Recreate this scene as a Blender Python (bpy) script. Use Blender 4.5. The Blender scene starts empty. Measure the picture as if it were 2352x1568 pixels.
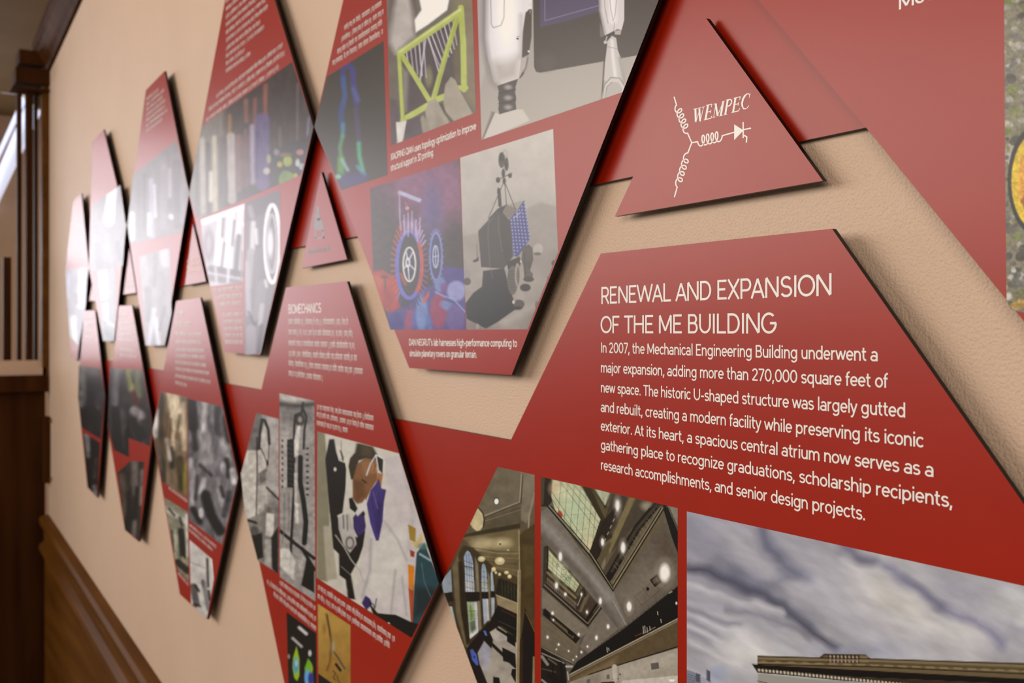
import bpy, math, random
import numpy as np
from mathutils import Vector
random.seed(7)
scene = bpy.context.scene
col = scene.collection

# ------------------------------------------------------------------ camera
W, H, F = 2352, 1568, 2287.0             # frame and focal length in pixels (35 mm lens)
VPX, HOR = -282.0, 760.0                 # where the wall's horizontals meet, and the horizon row
K = 0.5
TH = math.atan2(W/2 - VPX, F)            # angle between optical axis and wall
DIST = K*math.cos(TH)                    # distance of lens from wall
EYE = 1.57
CAM = Vector((0.0, -DIST, EYE))
FWD = Vector((-math.cos(TH), math.sin(TH), 0))
RGT = Vector((math.sin(TH), math.cos(TH), 0))
UP = Vector((0, 0, 1))
cd = bpy.data.cameras.new('camera')
cam = bpy.data.objects.new('camera', cd)
col.objects.link(cam)
cam.location = CAM
cam.rotation_euler = (math.pi/2, 0, math.pi/2 - TH)
cd.sensor_width = 36.0
cd.lens = F/W*36.0
cd.shift_y = (HOR - H/2)/W
cd.clip_start = 0.02
cd.dof.use_dof = True
cd.dof.focus_distance = 0.565
cd.dof.aperture_fstop = 14.0
scene.camera = cam

# ------------------------------------------------------------------ world, lamps, exposure
wd = bpy.data.worlds.new('world'); scene.world = wd
wd.use_nodes = True
wd.node_tree.nodes['Background'].inputs[0].default_value = (1.0, 0.86, 0.70, 1)
wd.node_tree.nodes['Background'].inputs[1].default_value = 0.13
vs = scene.view_settings
vs.view_transform = 'Standard'; vs.look = 'None'; vs.gamma = 1.0; vs.exposure = 0.22
vs.use_curve_mapping = False

def area(name, loc, aim, sx, sy, power, color):
    l = bpy.data.lights.new(name, 'AREA'); l.shape = 'RECTANGLE'; l.size = sx; l.size_y = sy
    l.energy = power; l.color = color
    o = bpy.data.objects.new(name, l); col.objects.link(o)
    o.location = loc
    o.rotation_euler = (Vector(aim) - Vector(loc)).to_track_quat('-Z', 'Y').to_euler()
    return o
area('hall_window_daylight', (-2.0, -2.4, 2.2), (-0.6, 0, 1.55), 2.7, 0.90, 47, (1.0, 0.93, 0.84))
area('right_fill_light', (0.75, -1.8, 2.05), (-0.2, 0, 1.5), 1.2, 0.60, 20, (1.0, 0.89, 0.77))  # added fill light, stands for no real lamp; lifts the shadows at the right
area('end_window_daylight', (-6.0, -1.8, 2.10), (-2, -0.9, 1.8), 2.7, 1.25, 28, (0.98, 0.95, 1.0))
area('far_glare_light', (-6.05, -0.58, 1.85), (-2, -0.3, 1.75), 0.55, 0.9, 5.5, (0.95, 0.95, 1.0))  # added light with no known door; whitens the glare on the farthest upper panels
area('next_room_fill_light', (-4.4, 1.25, 2.6), (-4.4, 0.6, 0), 0.5, 0.5, 16, (1.0, 0.85, 0.65))  # added out of view to brighten the walls behind the interior window

# ------------------------------------------------------------------ pixel -> place
def ray(px, py):
    return FWD*F + RGT*(px - W/2) + UP*(HOR - py)
def P(px, py, off=0.0):                  # the point of the plane parallel to the wall, off metres in front of it
    d = ray(px, py)
    return CAM + d*((-off - CAM.y)/d.y)
def Q(px, py, X):                        # the point of the plane across the hall at X
    d = ray(px, py)
    return CAM + d*((X - CAM.x)/d.x)
def wall(px, py, off=0.0):
    p = P(px, py, off); return np.array((p.x, p.z))

# ------------------------------------------------------------------ materials
def s2l(c): return c/12.92 if c <= 0.04045 else ((c + 0.055)/1.055)**2.4
def hexl(h): return np.array([s2l(int(h[i:i+2], 16)/255) for i in (0, 2, 4)])
def mat(name, color, rough=0.5, spec=0.5, **k):
    m = bpy.data.materials.new(name); m.use_nodes = True
    b = m.node_tree.nodes['Principled BSDF']
    b.inputs['Base Color'].default_value = (*color, 1)
    b.inputs['Roughness'].default_value = rough
    b.inputs['Specular IOR Level'].default_value = spec
    return m
PR = 0.32                                # sheen of the printed laminate
PS = 0.32
M_red = mat('red_laminate', (0.315, 0.014, 0.0035), PR, PS)
def add_noise(m, scale, lo, hi, rough=None, bump=None, stretch=(1, 1, 1), detail=3):
    nt = m.node_tree; b = nt.nodes['Principled BSDF']
    tc = nt.nodes.new('ShaderNodeTexCoord'); mp = nt.nodes.new('ShaderNodeMapping'); mp.inputs['Scale'].default_value = stretch
    nz = nt.nodes.new('ShaderNodeTexNoise'); nz.inputs['Scale'].default_value = scale; nz.inputs['Detail'].default_value = detail
    nt.links.new(tc.outputs['Object'], mp.inputs['Vector']); nt.links.new(mp.outputs['Vector'], nz.inputs['Vector'])
    rp = nt.nodes.new('ShaderNodeValToRGB')
    rp.color_ramp.elements[0].position = 0.3; rp.color_ramp.elements[1].position = 0.7
    rp.color_ramp.elements[0].color = (*lo, 1); rp.color_ramp.elements[1].color = (*hi, 1)
    nt.links.new(nz.outputs['Fac'], rp.inputs['Fac']); nt.links.new(rp.outputs['Color'], b.inputs['Base Color'])
    if bump:
        bm = nt.nodes.new('ShaderNodeBump'); bm.inputs['Strength'].default_value = bump[1]; bm.inputs['Distance'].default_value = bump[2]
        n2 = nt.nodes.new('ShaderNodeTexNoise'); n2.inputs['Scale'].default_value = bump[0]; n2.inputs['Detail'].default_value = 2
        nt.links.new(mp.outputs['Vector'], n2.inputs['Vector'])
        nt.links.new(n2.outputs['Fac'], bm.inputs['Height']); nt.links.new(bm.outputs['Normal'], b.inputs['Normal'])
    return m
add_noise(M_red, 30, (0.285, 0.0105, 0.0013), (0.297, 0.0118, 0.0017))
M_core = mat('black_panel_core', (0.006, 0.005, 0.004), 0.5, 0.3)
M_white = mat('white_print', (0.76, 0.745, 0.73), PR, PS)
M_grey = mat('grey_print', (0.12, 0.075, 0.07), PR)
M_amber = mat('amber_print', (0.75, 0.42, 0.16), PR)
M_wall = add_noise(mat('painted_plaster', (0.6, 0.43, 0.31), 0.55, 0.35), 6, (0.575, 0.412, 0.306), (0.602, 0.435, 0.325), bump=(620, 0.55, 0.0018))
M_wood = add_noise(mat('stained_oak', (0.1, 0.04, 0.015), 0.5, 0.09), 9, (0.080, 0.028, 0.003), (0.135, 0.052, 0.008), stretch=(0.25, 3, 3), detail=5)
M_wood2 = add_noise(mat('dark_walnut', (0.1, 0.04, 0.015), 0.6, 0.05), 9, (0.030, 0.009, 0.002), (0.062, 0.021, 0.005), stretch=(3, 3, 0.25), detail=5)
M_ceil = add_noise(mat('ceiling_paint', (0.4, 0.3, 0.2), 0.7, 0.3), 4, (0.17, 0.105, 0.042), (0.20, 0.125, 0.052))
M_floor = add_noise(mat('floor_tile', (0.2, 0.15, 0.1), 0.4, 0.4), 5, (0.18, 0.13, 0.09), (0.26, 0.19, 0.13))
M_metal = mat('brushed_metal', (0.35, 0.3, 0.24), 0.35); M_metal.node_tree.nodes['Principled BSDF'].inputs['Metallic'].default_value = 1
M_brass = mat('aged_brass', (0.22, 0.12, 0.04), 0.4); M_brass.node_tree.nodes['Principled BSDF'].inputs['Metallic'].default_value = 1
M_photo = bpy.data.materials.new('photo_print'); M_photo.use_nodes = True
_b = M_photo.node_tree.nodes['Principled BSDF']; _v = M_photo.node_tree.nodes.new('ShaderNodeVertexColor'); _v.layer_name = 'ink'
M_photo.node_tree.links.new(_v.outputs['Color'], _b.inputs['Base Color']); _b.inputs['Roughness'].default_value = PR; _b.inputs['Specular IOR Level'].default_value = PS
def emit(name, color, strength):
    m = mat(name, color); b = m.node_tree.nodes['Principled BSDF']
    b.inputs['Emission Color'].default_value = (*color, 1); b.inputs['Emission Strength'].default_value = strength
    return m
M_lamp = emit('lamp_tube_glow', (0.72, 0.78, 1.0), 0.62)
M_glass = mat('window_glass', (1, 1, 1), 0.02); M_glass.node_tree.nodes['Principled BSDF'].inputs['Transmission Weight'].default_value = 1
M_glass.node_tree.nodes['Principled BSDF'].inputs['IOR'].default_value = 1.02

# ------------------------------------------------------------------ object helpers
def empty(name, loc, label=None, cat=None, group=None):
    o = bpy.data.objects.new(name, None); o.empty_display_size = 0.02
    col.objects.link(o); o.location = loc
    tag(o, label, cat, group); return o
def tag(o, label=None, cat=None, group=None, kind=None):
    for k, v in (('label', label), ('category', cat), ('group', group), ('kind', kind)):
        if v: o[k] = v
    return o
def mesh(name, verts, faces, mats, parent=None, idx=None, smooth=False):
    me = bpy.data.meshes.new(name)
    base = parent.location if parent else Vector((0, 0, 0))
    g = parent
    while g is not None and g.parent: g = g.parent; base = base + g.location
    me.from_pydata([tuple(Vector(v) - base) for v in verts], [], faces)
    for m in (mats if isinstance(mats, (list, tuple)) else [mats]): me.materials.append(m)
    if idx: me.polygons.foreach_set('material_index', idx)
    if smooth: me.polygons.foreach_set('use_smooth', [True]*len(me.polygons))
    me.update()
    o = bpy.data.objects.new(name, me); col.objects.link(o)
    if parent: o.parent = parent
    return o
def plate(name, poly, off, t, parent, mats, P=P):
    """a flat board cut to the outline poly (in the frame), front face off metres before the wall"""
    fr = [P(x, y, off) for x, y in poly]
    n = len(fr)
    area2 = sum(fr[i].x*fr[(i+1) % n].z - fr[(i+1) % n].x*fr[i].z for i in range(n))
    if area2 < 0: fr = fr[::-1]
    bk = [v + Vector((0, t, 0)) for v in fr]
    faces = [list(range(n)), [2*n-1-i for i in range(n)]]
    for i in range(n):
        j = (i+1) % n; faces.append([i, n+i, n+j, j])
    return mesh(name, fr + bk, faces, mats, parent, [0] + [1]*(n+1))
def box(V, Fc, a, b):
    (x0, y0, z0), (x1, y1, z1) = [sorted(t)[0] for t in zip(a, b)], [sorted(t)[1] for t in zip(a, b)]
    n = len(V)
    V += [(x0,y0,z0),(x1,y0,z0),(x1,y1,z0),(x0,y1,z0),(x0,y0,z1),(x1,y0,z1),(x1,y1,z1),(x0,y1,z1)]
    Fc += [[n+i for i in f] for f in ((0,3,2,1),(4,5,6,7),(0,1,5,4),(1,2,6,5),(2,3,7,6),(3,0,4,7))]
def boxes(name, bs, m, parent=None):
    V, Fc = [], []
    for a, b in bs: box(V, Fc, a, b)
    o = mesh(name, V, Fc, m, parent)
    return o
def rod(name, a, b, r, m, parent=None, n=16):
    a, b = Vector(a), Vector(b); d = (b-a).normalized()
    u = d.orthogonal().normalized(); v = d.cross(u)
    V = []; Fc = []
    for e in (a, b):
        for i in range(n):
            t = 2*math.pi*i/n; V.append(e + (u*math.cos(t) + v*math.sin(t))*r)
    for i in range(n):
        j = (i+1) % n; Fc.append([i, j, n+j, n+i])
    Fc += [list(range(n))[::-1], list(range(n, 2*n))]
    return mesh(name, V, Fc, m, parent)

# ------------------------------------------------------------------ strokes and lettering
def ribbon(pts, w, ax=1.0, closed=False):
    """outline strip of a pen of width w (wider by ax across x); returns left and right rails"""
    p = np.array(pts, float)
    p = p[np.r_[True, np.hypot(*np.diff(p, axis=0).T) > 1e-3*np.ptp(p, axis=0).max()]]
    q = p*np.array((1/ax, 1))
    n = len(q)
    d = np.diff(q, axis=0); ln = np.hypot(d[:, 0], d[:, 1]); ln[ln == 0] = 1e-9; d = d/ln[:, None]
    nr = np.stack((-d[:, 1], d[:, 0]), 1)
    off = np.zeros_like(q)
    off[0] = nr[0]; off[-1] = nr[-1]
    for i in range(1, n-1):
        m = nr[i-1] + nr[i]; L = np.hypot(*m)
        if L < 1e-6: off[i] = nr[i]; continue
        m /= L; off[i] = m/max(0.58, float(m @ nr[i]))
    off *= w/2
    s = np.array((ax, 1))
    return (q+off)*s, (q-off)*s
def pieces(pts):
    """cut a stroke where it turns back sharply, so each leg keeps its full width"""
    out, cur = [], [pts[0]]
    for i in range(1, len(pts)):
        cur.append(pts[i])
        if i < len(pts)-1:
            a = np.subtract(pts[i], pts[i-1]); b = np.subtract(pts[i+1], pts[i]); L = np.hypot(*a)*np.hypot(*b)
            if L > 0 and float(a @ b)/L < -.25: out.append(cur); cur = [pts[i]]
    return out + [cur]
def arc(cx, cy, rx, ry, a0, a1, n=None):
    n = n or max(4, int(abs(a1-a0)/16))
    return [(cx + rx*math.cos(math.radians(a0 + (a1-a0)*i/n)), cy + ry*math.sin(math.radians(a0 + (a1-a0)*i/n))) for i in range(n+1)]
ST = {}
def glyph(ch, adv, *strokes): ST[ch] = (adv, strokes)
O_ = lambda cx=.27, rx=.205: arc(cx, .25, rx, .212, 0, 360)
glyph('o', .54, O_()); glyph('c', .47, arc(.27, .25, .205, .212, 42, 318))
glyph('e', .53, [(.08, .25), (.50, .25)], arc(.27, .25, .203, .212, 0, 318))
glyph('a', .51, [(.425, 0), (.425, .30)] + arc(.255, .325, .17, .137, 0, 150), arc(.235, .15, .185, .115, 0, 360))
glyph('b', .58, [(.09, 0), (.09, .73)], O_(.30)); glyph('d', .58, [(.48, 0), (.48, .73)], O_(.28))
glyph('p', .58, [(.09, -.2), (.09, .5)], O_(.30)); glyph('q', .58, [(.48, -.2), (.48, .5)], O_(.28))
glyph('g', .58, [(.48, .5), (.48, -.02)] + arc(.275, -.02, .205, .145, 0, -150), O_(.28))
ARCH = arc(.27, .28, .178, .182, 180, 0)
glyph('h', .54, [(.09, 0), (.09, .73)], ARCH + [(.448, 0)]); glyph('n', .54, [(.09, 0), (.09, .5)], ARCH + [(.448, 0)])
glyph('m', .82, [(.09, 0), (.09, .5)], arc(.245, .30, .155, .162, 180, 0) + [(.40, 0)], arc(.565, .30, .165, .162, 180, 0) + [(.73, 0)])
glyph('u', .54, [(.09, .5)] + arc(.268, .22, .178, .182, 180, 360) + [(.446, .5)], [(.446, .3), (.446, 0)])
glyph('r', .36, [(.09, 0), (.09, .5)], arc(.27, .27, .18, .19, 180, 75))
glyph('i', .20, [(.1, 0), (.1, .5)], [(.1, .61), (.1, .71)]); glyph('l', .20, [(.1, 0), (.1, .73)])
glyph('j', .21, [(.11, .5), (.11, -.07)] + arc(0, -.07, .11, .1, 0, -85), [(.11, .61), (.11, .71)])
glyph('k', .5, [(.09, 0), (.09, .73)], [(.44, .5), (.11, .21)], [(.2, .28), (.46, 0)])
glyph('f', .32, [(.13, 0), (.13, .55)] + arc(.28, .55, .15, .145, 180, 80), [(.02, .46), (.29, .46)])
glyph('t', .35, [(.14, .66), (.14, .18)] + arc(.28, .18, .14, .14, 180, 285), [(.02, .46), (.31, .46)])
glyph('s', .45, arc(.23, .36, .155, .103, 25, 270, 14) + arc(.225, .147, .17, .11, 90, -155, 14)[1:])
glyph('v', .46, [(.03, .5), (.23, .03), (.43, .5)]); glyph('w', .72, [(.03, .5), (.2, .03), (.36, .47), (.52, .03), (.69, .5)])
glyph('x', .48, [(.04, .5), (.44, 0)], [(.44, .5), (.04, 0)]); glyph('y', .47, [(.03, .5), (.24, .03)], [(.44, .5), (.19, -.1)] + [(.12, -.165), (.03, -.165)])
glyph('z', .45, [(.04, .46), (.40, .46), (.05, .04), (.42, .04)])
glyph('A', .63, [(.02, 0), (.315, .66), (.61, 0)], [(.12, .22), (.51, .22)])
glyph('B', .6, [(.09, 0), (.09, .7)], [(.09, .66), (.33, .66)] + arc(.33, .515, .15, .145, 90, -90) + [(.09, .37)], [(.33, .37)] + arc(.35, .205, .17, .165, 90, -90) + [(.09, .04)])
glyph('C', .67, arc(.37, .35, .31, .312, 45, 315)); glyph('D', .69, [(.09, 0), (.09, .70)], [(.10, .66), (.28, .66)] + arc(.30, .35, .30, .31, 90, -90) + [(.10, .04)])
glyph('E', .57, [(.52, .66), (.09, .66), (.09, .04), (.53, .04)], [(.09, .36), (.46, .36)])
glyph('F', .53, [(.50, .66), (.09, .66), (.09, 0)], [(.09, .34), (.44, .34)])
glyph('G', .72, arc(.37, .35, .31, .312, 48, 352) + [(.675, .345)], [(.42, .345), (.70, .345)])
glyph('H', .7, [(.09, 0), (.09, .7)], [(.61, 0), (.61, .7)], [(.09, .36), (.61, .36)]); glyph('I', .22, [(.11, 0), (.11, .7)])
glyph('J', .5, [(.4, .7), (.4, .22)] + arc(.22, .22, .18, .18, 0, -160)); glyph('K', .62, [(.09, 0), (.09, .7)], [(.57, .7), (.11, .27)], [(.24, .39), (.6, 0)])
glyph('L', .53, [(.09, .7), (.09, .04), (.5, .04)]); glyph('M', .82, [(.09, 0), (.09, .66)], [(.09, .68), (.41, .1), (.73, .68)], [(.73, .66), (.73, 0)])
glyph('N', .72, [(.09, 0), (.09, .66)], [(.095, .68), (.625, .02)], [(.63, .04), (.63, .7)]); glyph('O', .76, arc(.38, .35, .33, .312, 0, 360))
glyph('P', .58, [(.09, 0), (.09, .70)], [(.10, .66), (.33, .66)] + arc(.35, .475, .185, .185, 90, -90) + [(.10, .29)])
glyph('Q', .76, arc(.38, .35, .33, .312, 0, 360), [(.45, .2), (.68, -.03)])
glyph('R', .61, [(.09, 0), (.09, .70)], [(.10, .66), (.33, .66)] + arc(.35, .485, .175, .175, 90, -90) + [(.10, .31)], [(.33, .31), (.56, 0)])
glyph('S', .6, arc(.30, .505, .20, .155, 28, 270, 16) + arc(.30, .195, .225, .155, 90, -155, 16)[1:])
glyph('T', .6, [(.02, .66), (.58, .66)], [(.30, .66), (.30, 0)]); glyph('U', .7, [(.09, .7)] + arc(.35, .30, .26, .262, 180, 360) + [(.61, .7)])
glyph('V', .62, [(.02, .7), (.31, .02), (.6, .7)]); glyph('W', .98, [(.02, .7), (.25, .03), (.49, .66), (.73, .03), (.96, .7)])
glyph('X', .62, [(.04, .7), (.58, 0)], [(.58, .7), (.04, 0)]); glyph('Y', .6, [(.02, .7), (.3, .33), (.58, .7)], [(.3, .33), (.3, 0)])
glyph('Z', .58, [(.05, .66), (.52, .66), (.05, .04), (.54, .04)])
glyph('0', .6, arc(.30, .35, .225, .312, 0, 360)); glyph('2', .55, arc(.27, .49, .19, .172, 165, -35, 14) + [(.07, .04), (.50, .04)])
glyph('7', .53, [(.04, .66), (.48, .66), (.17, 0)]); glyph('3', .55, [(.07, .66), (.45, .66), (.25, .41)] + arc(.26, .22, .2, .18, 80, -150, 14))
glyph('1', .36, [(.04, .56), (.2, .66), (.2, 0)]); glyph('9', .58, arc(.28, .47, .2, .19, 0, 360), [(.48, .47), (.44, .25), (.25, 0)])
glyph(',', .22, [(.12, .10), (.06, -.12)]); glyph('.', .22, [(.11, 0), (.11, .105)]); glyph('-', .38, [(.05, .26), (.33, .26)]); glyph("'", .17, [(.09, .7), (.08, .5)])

class Pen:
    def __init__(self): self.V = []; self.F = []; self.k = 0
    def strip(self, l, r, f):
        n = len(self.V); m = len(l)
        self.V += [f(*a) for a in l] + [f(*a) for a in r]
        self.F += [[n+i, n+m+i, n+m+i+1, n+i+1] for i in range(m-1)]
    def poly(self, pts, f):
        n = len(self.V); self.V += [f(*a) for a in pts]; self.F.append(list(range(n, n+len(pts))))
    def px(self, pts, w, off):           # a stroke given in frame pixels
        l, r = ribbon(pts, w); self.k += 1; o = off + (self.k % 6)*1.5e-5; self.strip(l, r, lambda x, y: P(x, y, o))
    def line(self, text, L, R, cap, off, w=.085, ax=1.15, words=None):
        """one line of lettering from pixel L to pixel R (baseline ends), capitals cap pixels tall at L"""
        a, b = wall(*L, off), wall(*R, off)
        c = wall(L[0], L[1]-cap, off); em = (c[1]-a[1])/.70
        tot = sum(ST[ch][0] if ch != ' ' else .25 for ch in text) - .12
        d = (b-a)/tot; x = -.06
        for ch in text:
            if ch == ' ': x += .25; continue
            adv, ss = ST[ch]
            for s in [q for t in ss for q in pieces(t)]:
                l, r = ribbon([(x+u, v) for u, v in s], w, ax)
                self.k += 1; o = off + (self.k % 6)*1.5e-5          # one stroke of ink over another
                self.strip(l, r, lambda u, v: Vector((a[0] + d[0]*u, -o, a[1] + d[1]*u + em*v)))
            x += adv
    def marks(self, L, R, xh, off, seed=0, bold=0.20):
        """a line of print too small and soft to read: rows of letter-like marks"""
        rnd = random.Random(seed*31 + int(L[0]*7 + L[1]))
        a, b = wall(*L, off), wall(*R, off); c = wall(L[0], L[1]-xh, off); h = c[1]-a[1]
        n = np.hypot(*(b-a)); d = (b-a)/n; x = 0.0; step = h*.62
        while x < n:
            for k in range(rnd.randint(2, 9)):
                if x > n: break
                top = h*rnd.choice((1, 1, 1, 1.45, 1)); wd_ = step*bold
                for (u0, u1, v0, v1) in ((0, wd_, 0, top), (step*.55, step*.55+wd_, 0, h), (0, step*.8, h*.82, h)) if rnd.random() < .8 else ((step*.2, step*.2+wd_, -h*.3, h),):
                    pts = [(u0, v0), (u1, v0), (u1, v1), (u0, v1)]
                    self.k += 1; o = off + (self.k % 6)*1.5e-5
                    self.poly(pts, lambda u, v: Vector((a[0]+d[0]*(x+u), -o, a[1]+d[1]*(x+u)+v)))
                x += step*1.12
            x += step*.75
    def build(self, name, m, parent): return mesh(name, self.V, self.F, m, parent)

# ------------------------------------------------------------------ printed photographs: inks on a fine grid
ILL = np.array((1.20, 1.09, 0.97))
def sdf(pts, x, y):
    d = np.full(x.shape, 1e18); s = np.zeros(x.shape, bool)
    n = len(pts)
    for i in range(n):
        ax, ay = pts[i]; bx, by = pts[(i+1) % n]
        ex, ey = bx-ax, by-ay; wx, wy = x-ax, y-ay
        t = np.clip((wx*ex + wy*ey)/max(ex*ex+ey*ey, 1e-9), 0, 1)
        d = np.minimum(d, (wx-ex*t)**2 + (wy-ey*t)**2)
        c = ((ay > y) != (by > y))
        if by != ay: s ^= c & (x < ex*(y-ay)/(by-ay) + ax)
    d = np.sqrt(d); return np.where(s, -d, d)
def dline(pts, x, y):
    d = np.full(x.shape, 1e18)
    for (ax, ay), (bx, by) in zip(pts[:-1], pts[1:]):
        ex, ey = bx-ax, by-ay; wx, wy = x-ax, y-ay
        t = np.clip((wx*ex + wy*ey)/max(ex*ex+ey*ey, 1e-9), 0, 1)
        d = np.minimum(d, (wx-ex*t)**2 + (wy-ey*t)**2)
    return np.sqrt(d)
def noise2(x, y, sc, seed, oct=3):
    out = np.zeros(x.shape); amp = 1.0; rs = np.random.RandomState(seed)
    for o in range(oct):
        g = rs.rand(64, 64); u, v = x/sc, y/sc
        iu, iv = np.floor(u).astype(int), np.floor(v).astype(int); fu, fv = u-iu, v-iv
        fu, fv = fu*fu*(3-2*fu), fv*fv*(3-2*fv)
        q = lambda a, b: g[a % 64, b % 64]
        out += amp*((q(iu, iv)*(1-fu)+q(iu+1, iv)*fu)*(1-fv) + (q(iu, iv+1)*(1-fu)+q(iu+1, iv+1)*fu)*fv - .5)
        amp *= .5; sc /= 2.1
    return out
class Photo:
    """poly: outline in the frame; org = (x0, y0, s) so that picture coordinates are x0+u/s, y0+v/s"""
    def __init__(self, poly, base, org, step=2.0, haze=0.0):
        self.org = org; self.haze = haze; self.k = .26
        n = len(poly); ys = sorted(set([p[1] for p in poly]))
        rows = []
        for a, b in zip(ys[:-1], ys[1:]):
            k = max(1, int(math.ceil((b-a)/step))); rows += [a + (b-a)*i/k for i in range(k)]
        rows.append(ys[-1])
        def span(y):
            xs = []
            for i in range(n):
                (ax, ay), (bx, by) = poly[i], poly[(i+1) % n]
                if min(ay, by) - 1e-9 <= y <= max(ay, by) + 1e-9:
                    if abs(ay-by) < 1e-9: xs += [ax, bx]
                    else: xs.append(ax + (bx-ax)*(y-ay)/(by-ay))
            return min(xs), max(xs)
        sp = [span(y) for y in rows]
        nc = max(2, int(max(b-a for a, b in sp)/step)+1)
        t = np.linspace(0, 1, nc)
        self.x = np.array([a + (b-a)*t for a, b in sp]); self.y = np.repeat(np.array(rows)[:, None], nc, 1)
        self.c = np.tile(hexl(base), self.x.shape + (1,))
        self.u = (self.x-org[0])*org[2]; self.v = (self.y-org[1])*org[2]
        self.eb = step*org[2]
    def _mix(self, a, colr, k):
        a = (np.clip(a, 0, 1)*k)[..., None]; self.c = self.c*(1-a) + colr*a
    def p(self, colr, pts, b=0, a=1.0):
        b = max(b, self.eb*.8); s = sdf(pts, self.u, self.v); self._mix(.5 - s/b, hexl(colr), a); return self
    def l(self, colr, w, pts, b=0, a=1.0):
        b = max(b, self.eb*.8); s = dline(pts, self.u, self.v) - w/2; self._mix(.5 - s/b, hexl(colr), a); return self
    def e(self, colr, cx, cy, rx, ry, b=0, a=1.0, rot=0):
        r = math.radians(rot); u, v = self.u-cx, self.v-cy
        u, v = u*math.cos(r)+v*math.sin(r), -u*math.sin(r)+v*math.cos(r)
        b = max(b, self.eb*.8); q = np.sqrt((u/rx)**2 + (v/ry)**2); m = min(rx, ry)
        self._mix(.5 - (q-1)*m/b, hexl(colr), a); return self
    def ring(self, colr, cx, cy, rx, ry, w, a=1.0, a0=-181, a1=181):
        t = np.linspace(math.radians(a0), math.radians(a1), 40)
        return self.l(colr, w, [(cx+rx*math.cos(k), cy+ry*math.sin(k)) for k in t], 0, a)
    def g(self, c0, p0, c1, p1, a=1.0):
        d = np.array(p1, float)-p0; t = np.clip(((self.u-p0[0])*d[0] + (self.v-p0[1])*d[1])/(d @ d), 0, 1)[..., None]
        q = hexl(c0)*(1-t) + hexl(c1)*t; self.c = self.c*(1-a) + q*a; return self
    def n(self, sc, amp, seed=1, sx=1, sy=1):
        k = noise2(self.u/sx + 900, self.v/sy + 900, sc, seed); self.c = self.c*np.clip(1 + amp*k, .05, 3)[..., None]; return self
    def con(self, k): self.k = k; return self
    def warp(self, amp, sc, seed):
        u, v = self.u.copy(), self.v.copy()
        self.u = u + amp*noise2(u+700, v+700, sc, seed); self.v = v + amp*noise2(u+700, v+700, sc, seed+1); return self
    def unwarp(self):
        self.u = (self.x-self.org[0])*self.org[2]; self.v = (self.y-self.org[1])*self.org[2]; return self
    def streak(self, sc, amp, seed, deg, ratio):
        r = math.radians(deg); u = self.u*math.cos(r) + self.v*math.sin(r); v = -self.u*math.sin(r) + self.v*math.cos(r)
        self.c = self.c*np.clip(1 + amp*noise2(u/ratio + 3000, v + 3000, sc, seed, 5), .1, 2)[..., None]; return self
    def build(self, parent, off, name='photo_print', label=None):
        R_, C_ = self.x.shape
        ink = np.clip((self.c - self.haze - .006)/ILL, .003, .88)
        ink = np.clip(ink*(ink.mean(2, keepdims=True)/.34)**self.k, .003, .88)      # the print's own contrast
        V = [P(a, b, off) for a, b in zip(self.x.ravel(), self.y.ravel())]
        Fc = [[r*C_+c, (r+1)*C_+c, (r+1)*C_+c+1, r*C_+c+1] for r in range(R_-1) for c in range(C_-1)]
        o = mesh(name, V, Fc, M_photo, parent)
        at = o.data.color_attributes.new('ink', 'FLOAT_COLOR', 'POINT')
        at.data.foreach_set('color', np.concatenate((ink.reshape(-1, 3), np.ones((R_*C_, 1))), 1).ravel().astype('f'))
        if label: o['label'] = label
        return o

# ------------------------------------------------------------------ the setting
XE = -3.18                               # where the hall's panelled wall ends
def slab(name, bs, m): return tag(boxes(name, bs, m), kind='structure')
slab('wall_main', [((XE, 0, 0), (1.2, 0.12, 2.75))], M_wall)
slab('floor', [((-6.2, -3.0, -0.05), (1.2, 1.6, 0))], M_floor)
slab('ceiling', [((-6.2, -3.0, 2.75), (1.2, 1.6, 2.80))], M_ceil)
# crown moulding along the top of the wall
def prism(name, sec, ends, m, parent=None):
    """sec: outline points; ends: functions giving each end's points"""
    A = [Vector(p) for p in ends[0]]; B = [Vector(p) for p in ends[1]]; n = len(A)
    Fc = [[i, (i+1) % n, n+(i+1) % n, n+i] for i in range(n)] + [list(range(n))[::-1], list(range(n, 2*n))]
    return mesh(name, A+B, Fc, m, parent)
def along(pA, pB, prof, x0, x1):
    """profile (out, up) swept along the line of the wall through frame points pA, pB"""
    a, b = P(*pA), P(*pB)
    f = lambda x: a + (b-a)*((x-a.x)/(b.x-a.x))
    return [[f(x) + Vector((0, -o, u)) for o, u in prof] for x in (x0, x1)]
PROF = [(0, 0), (.009, 0), (.014, .012), (.022, .022), (.036, .05), (.044, .058), (.044, .085), (.0, .14)]
tag(prism('trim_1', None, along((115, 165), (190, 0), PROF, XE, 0.9), M_wood2), kind='structure')
# chair rail
RAIL = [(0, 0), (.020, -.004), (.026, -.012), (.024, -.026), (.012, -.040), (.012, -.075), (.024, -.086), (.026, -.098), (.014, -.112), (0, -.112)]
tag(prism('trim_2', None, along((126, 1202), (372, 1568), RAIL, XE, 0.9), M_wood), kind='structure')
# wainscot below the rail
a, b = P(126, 1202), P(372, 1568)
fz = lambda x: a.z + (b.z-a.z)*((x-a.x)/(b.x-a.x)) - .10
V = []
for x in (XE, 0.9):
    V += [(x, -.010, 0), (x, -.010, fz(x)), (x, 0, fz(x)), (x, 0, 0)]
tag(mesh('trim_3', V, [[0,1,5,4],[1,2,6,5],[0,4,7,3],[2,3,7,6],[0,3,2,1],[4,5,6,7]], M_wood), kind='structure')

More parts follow.
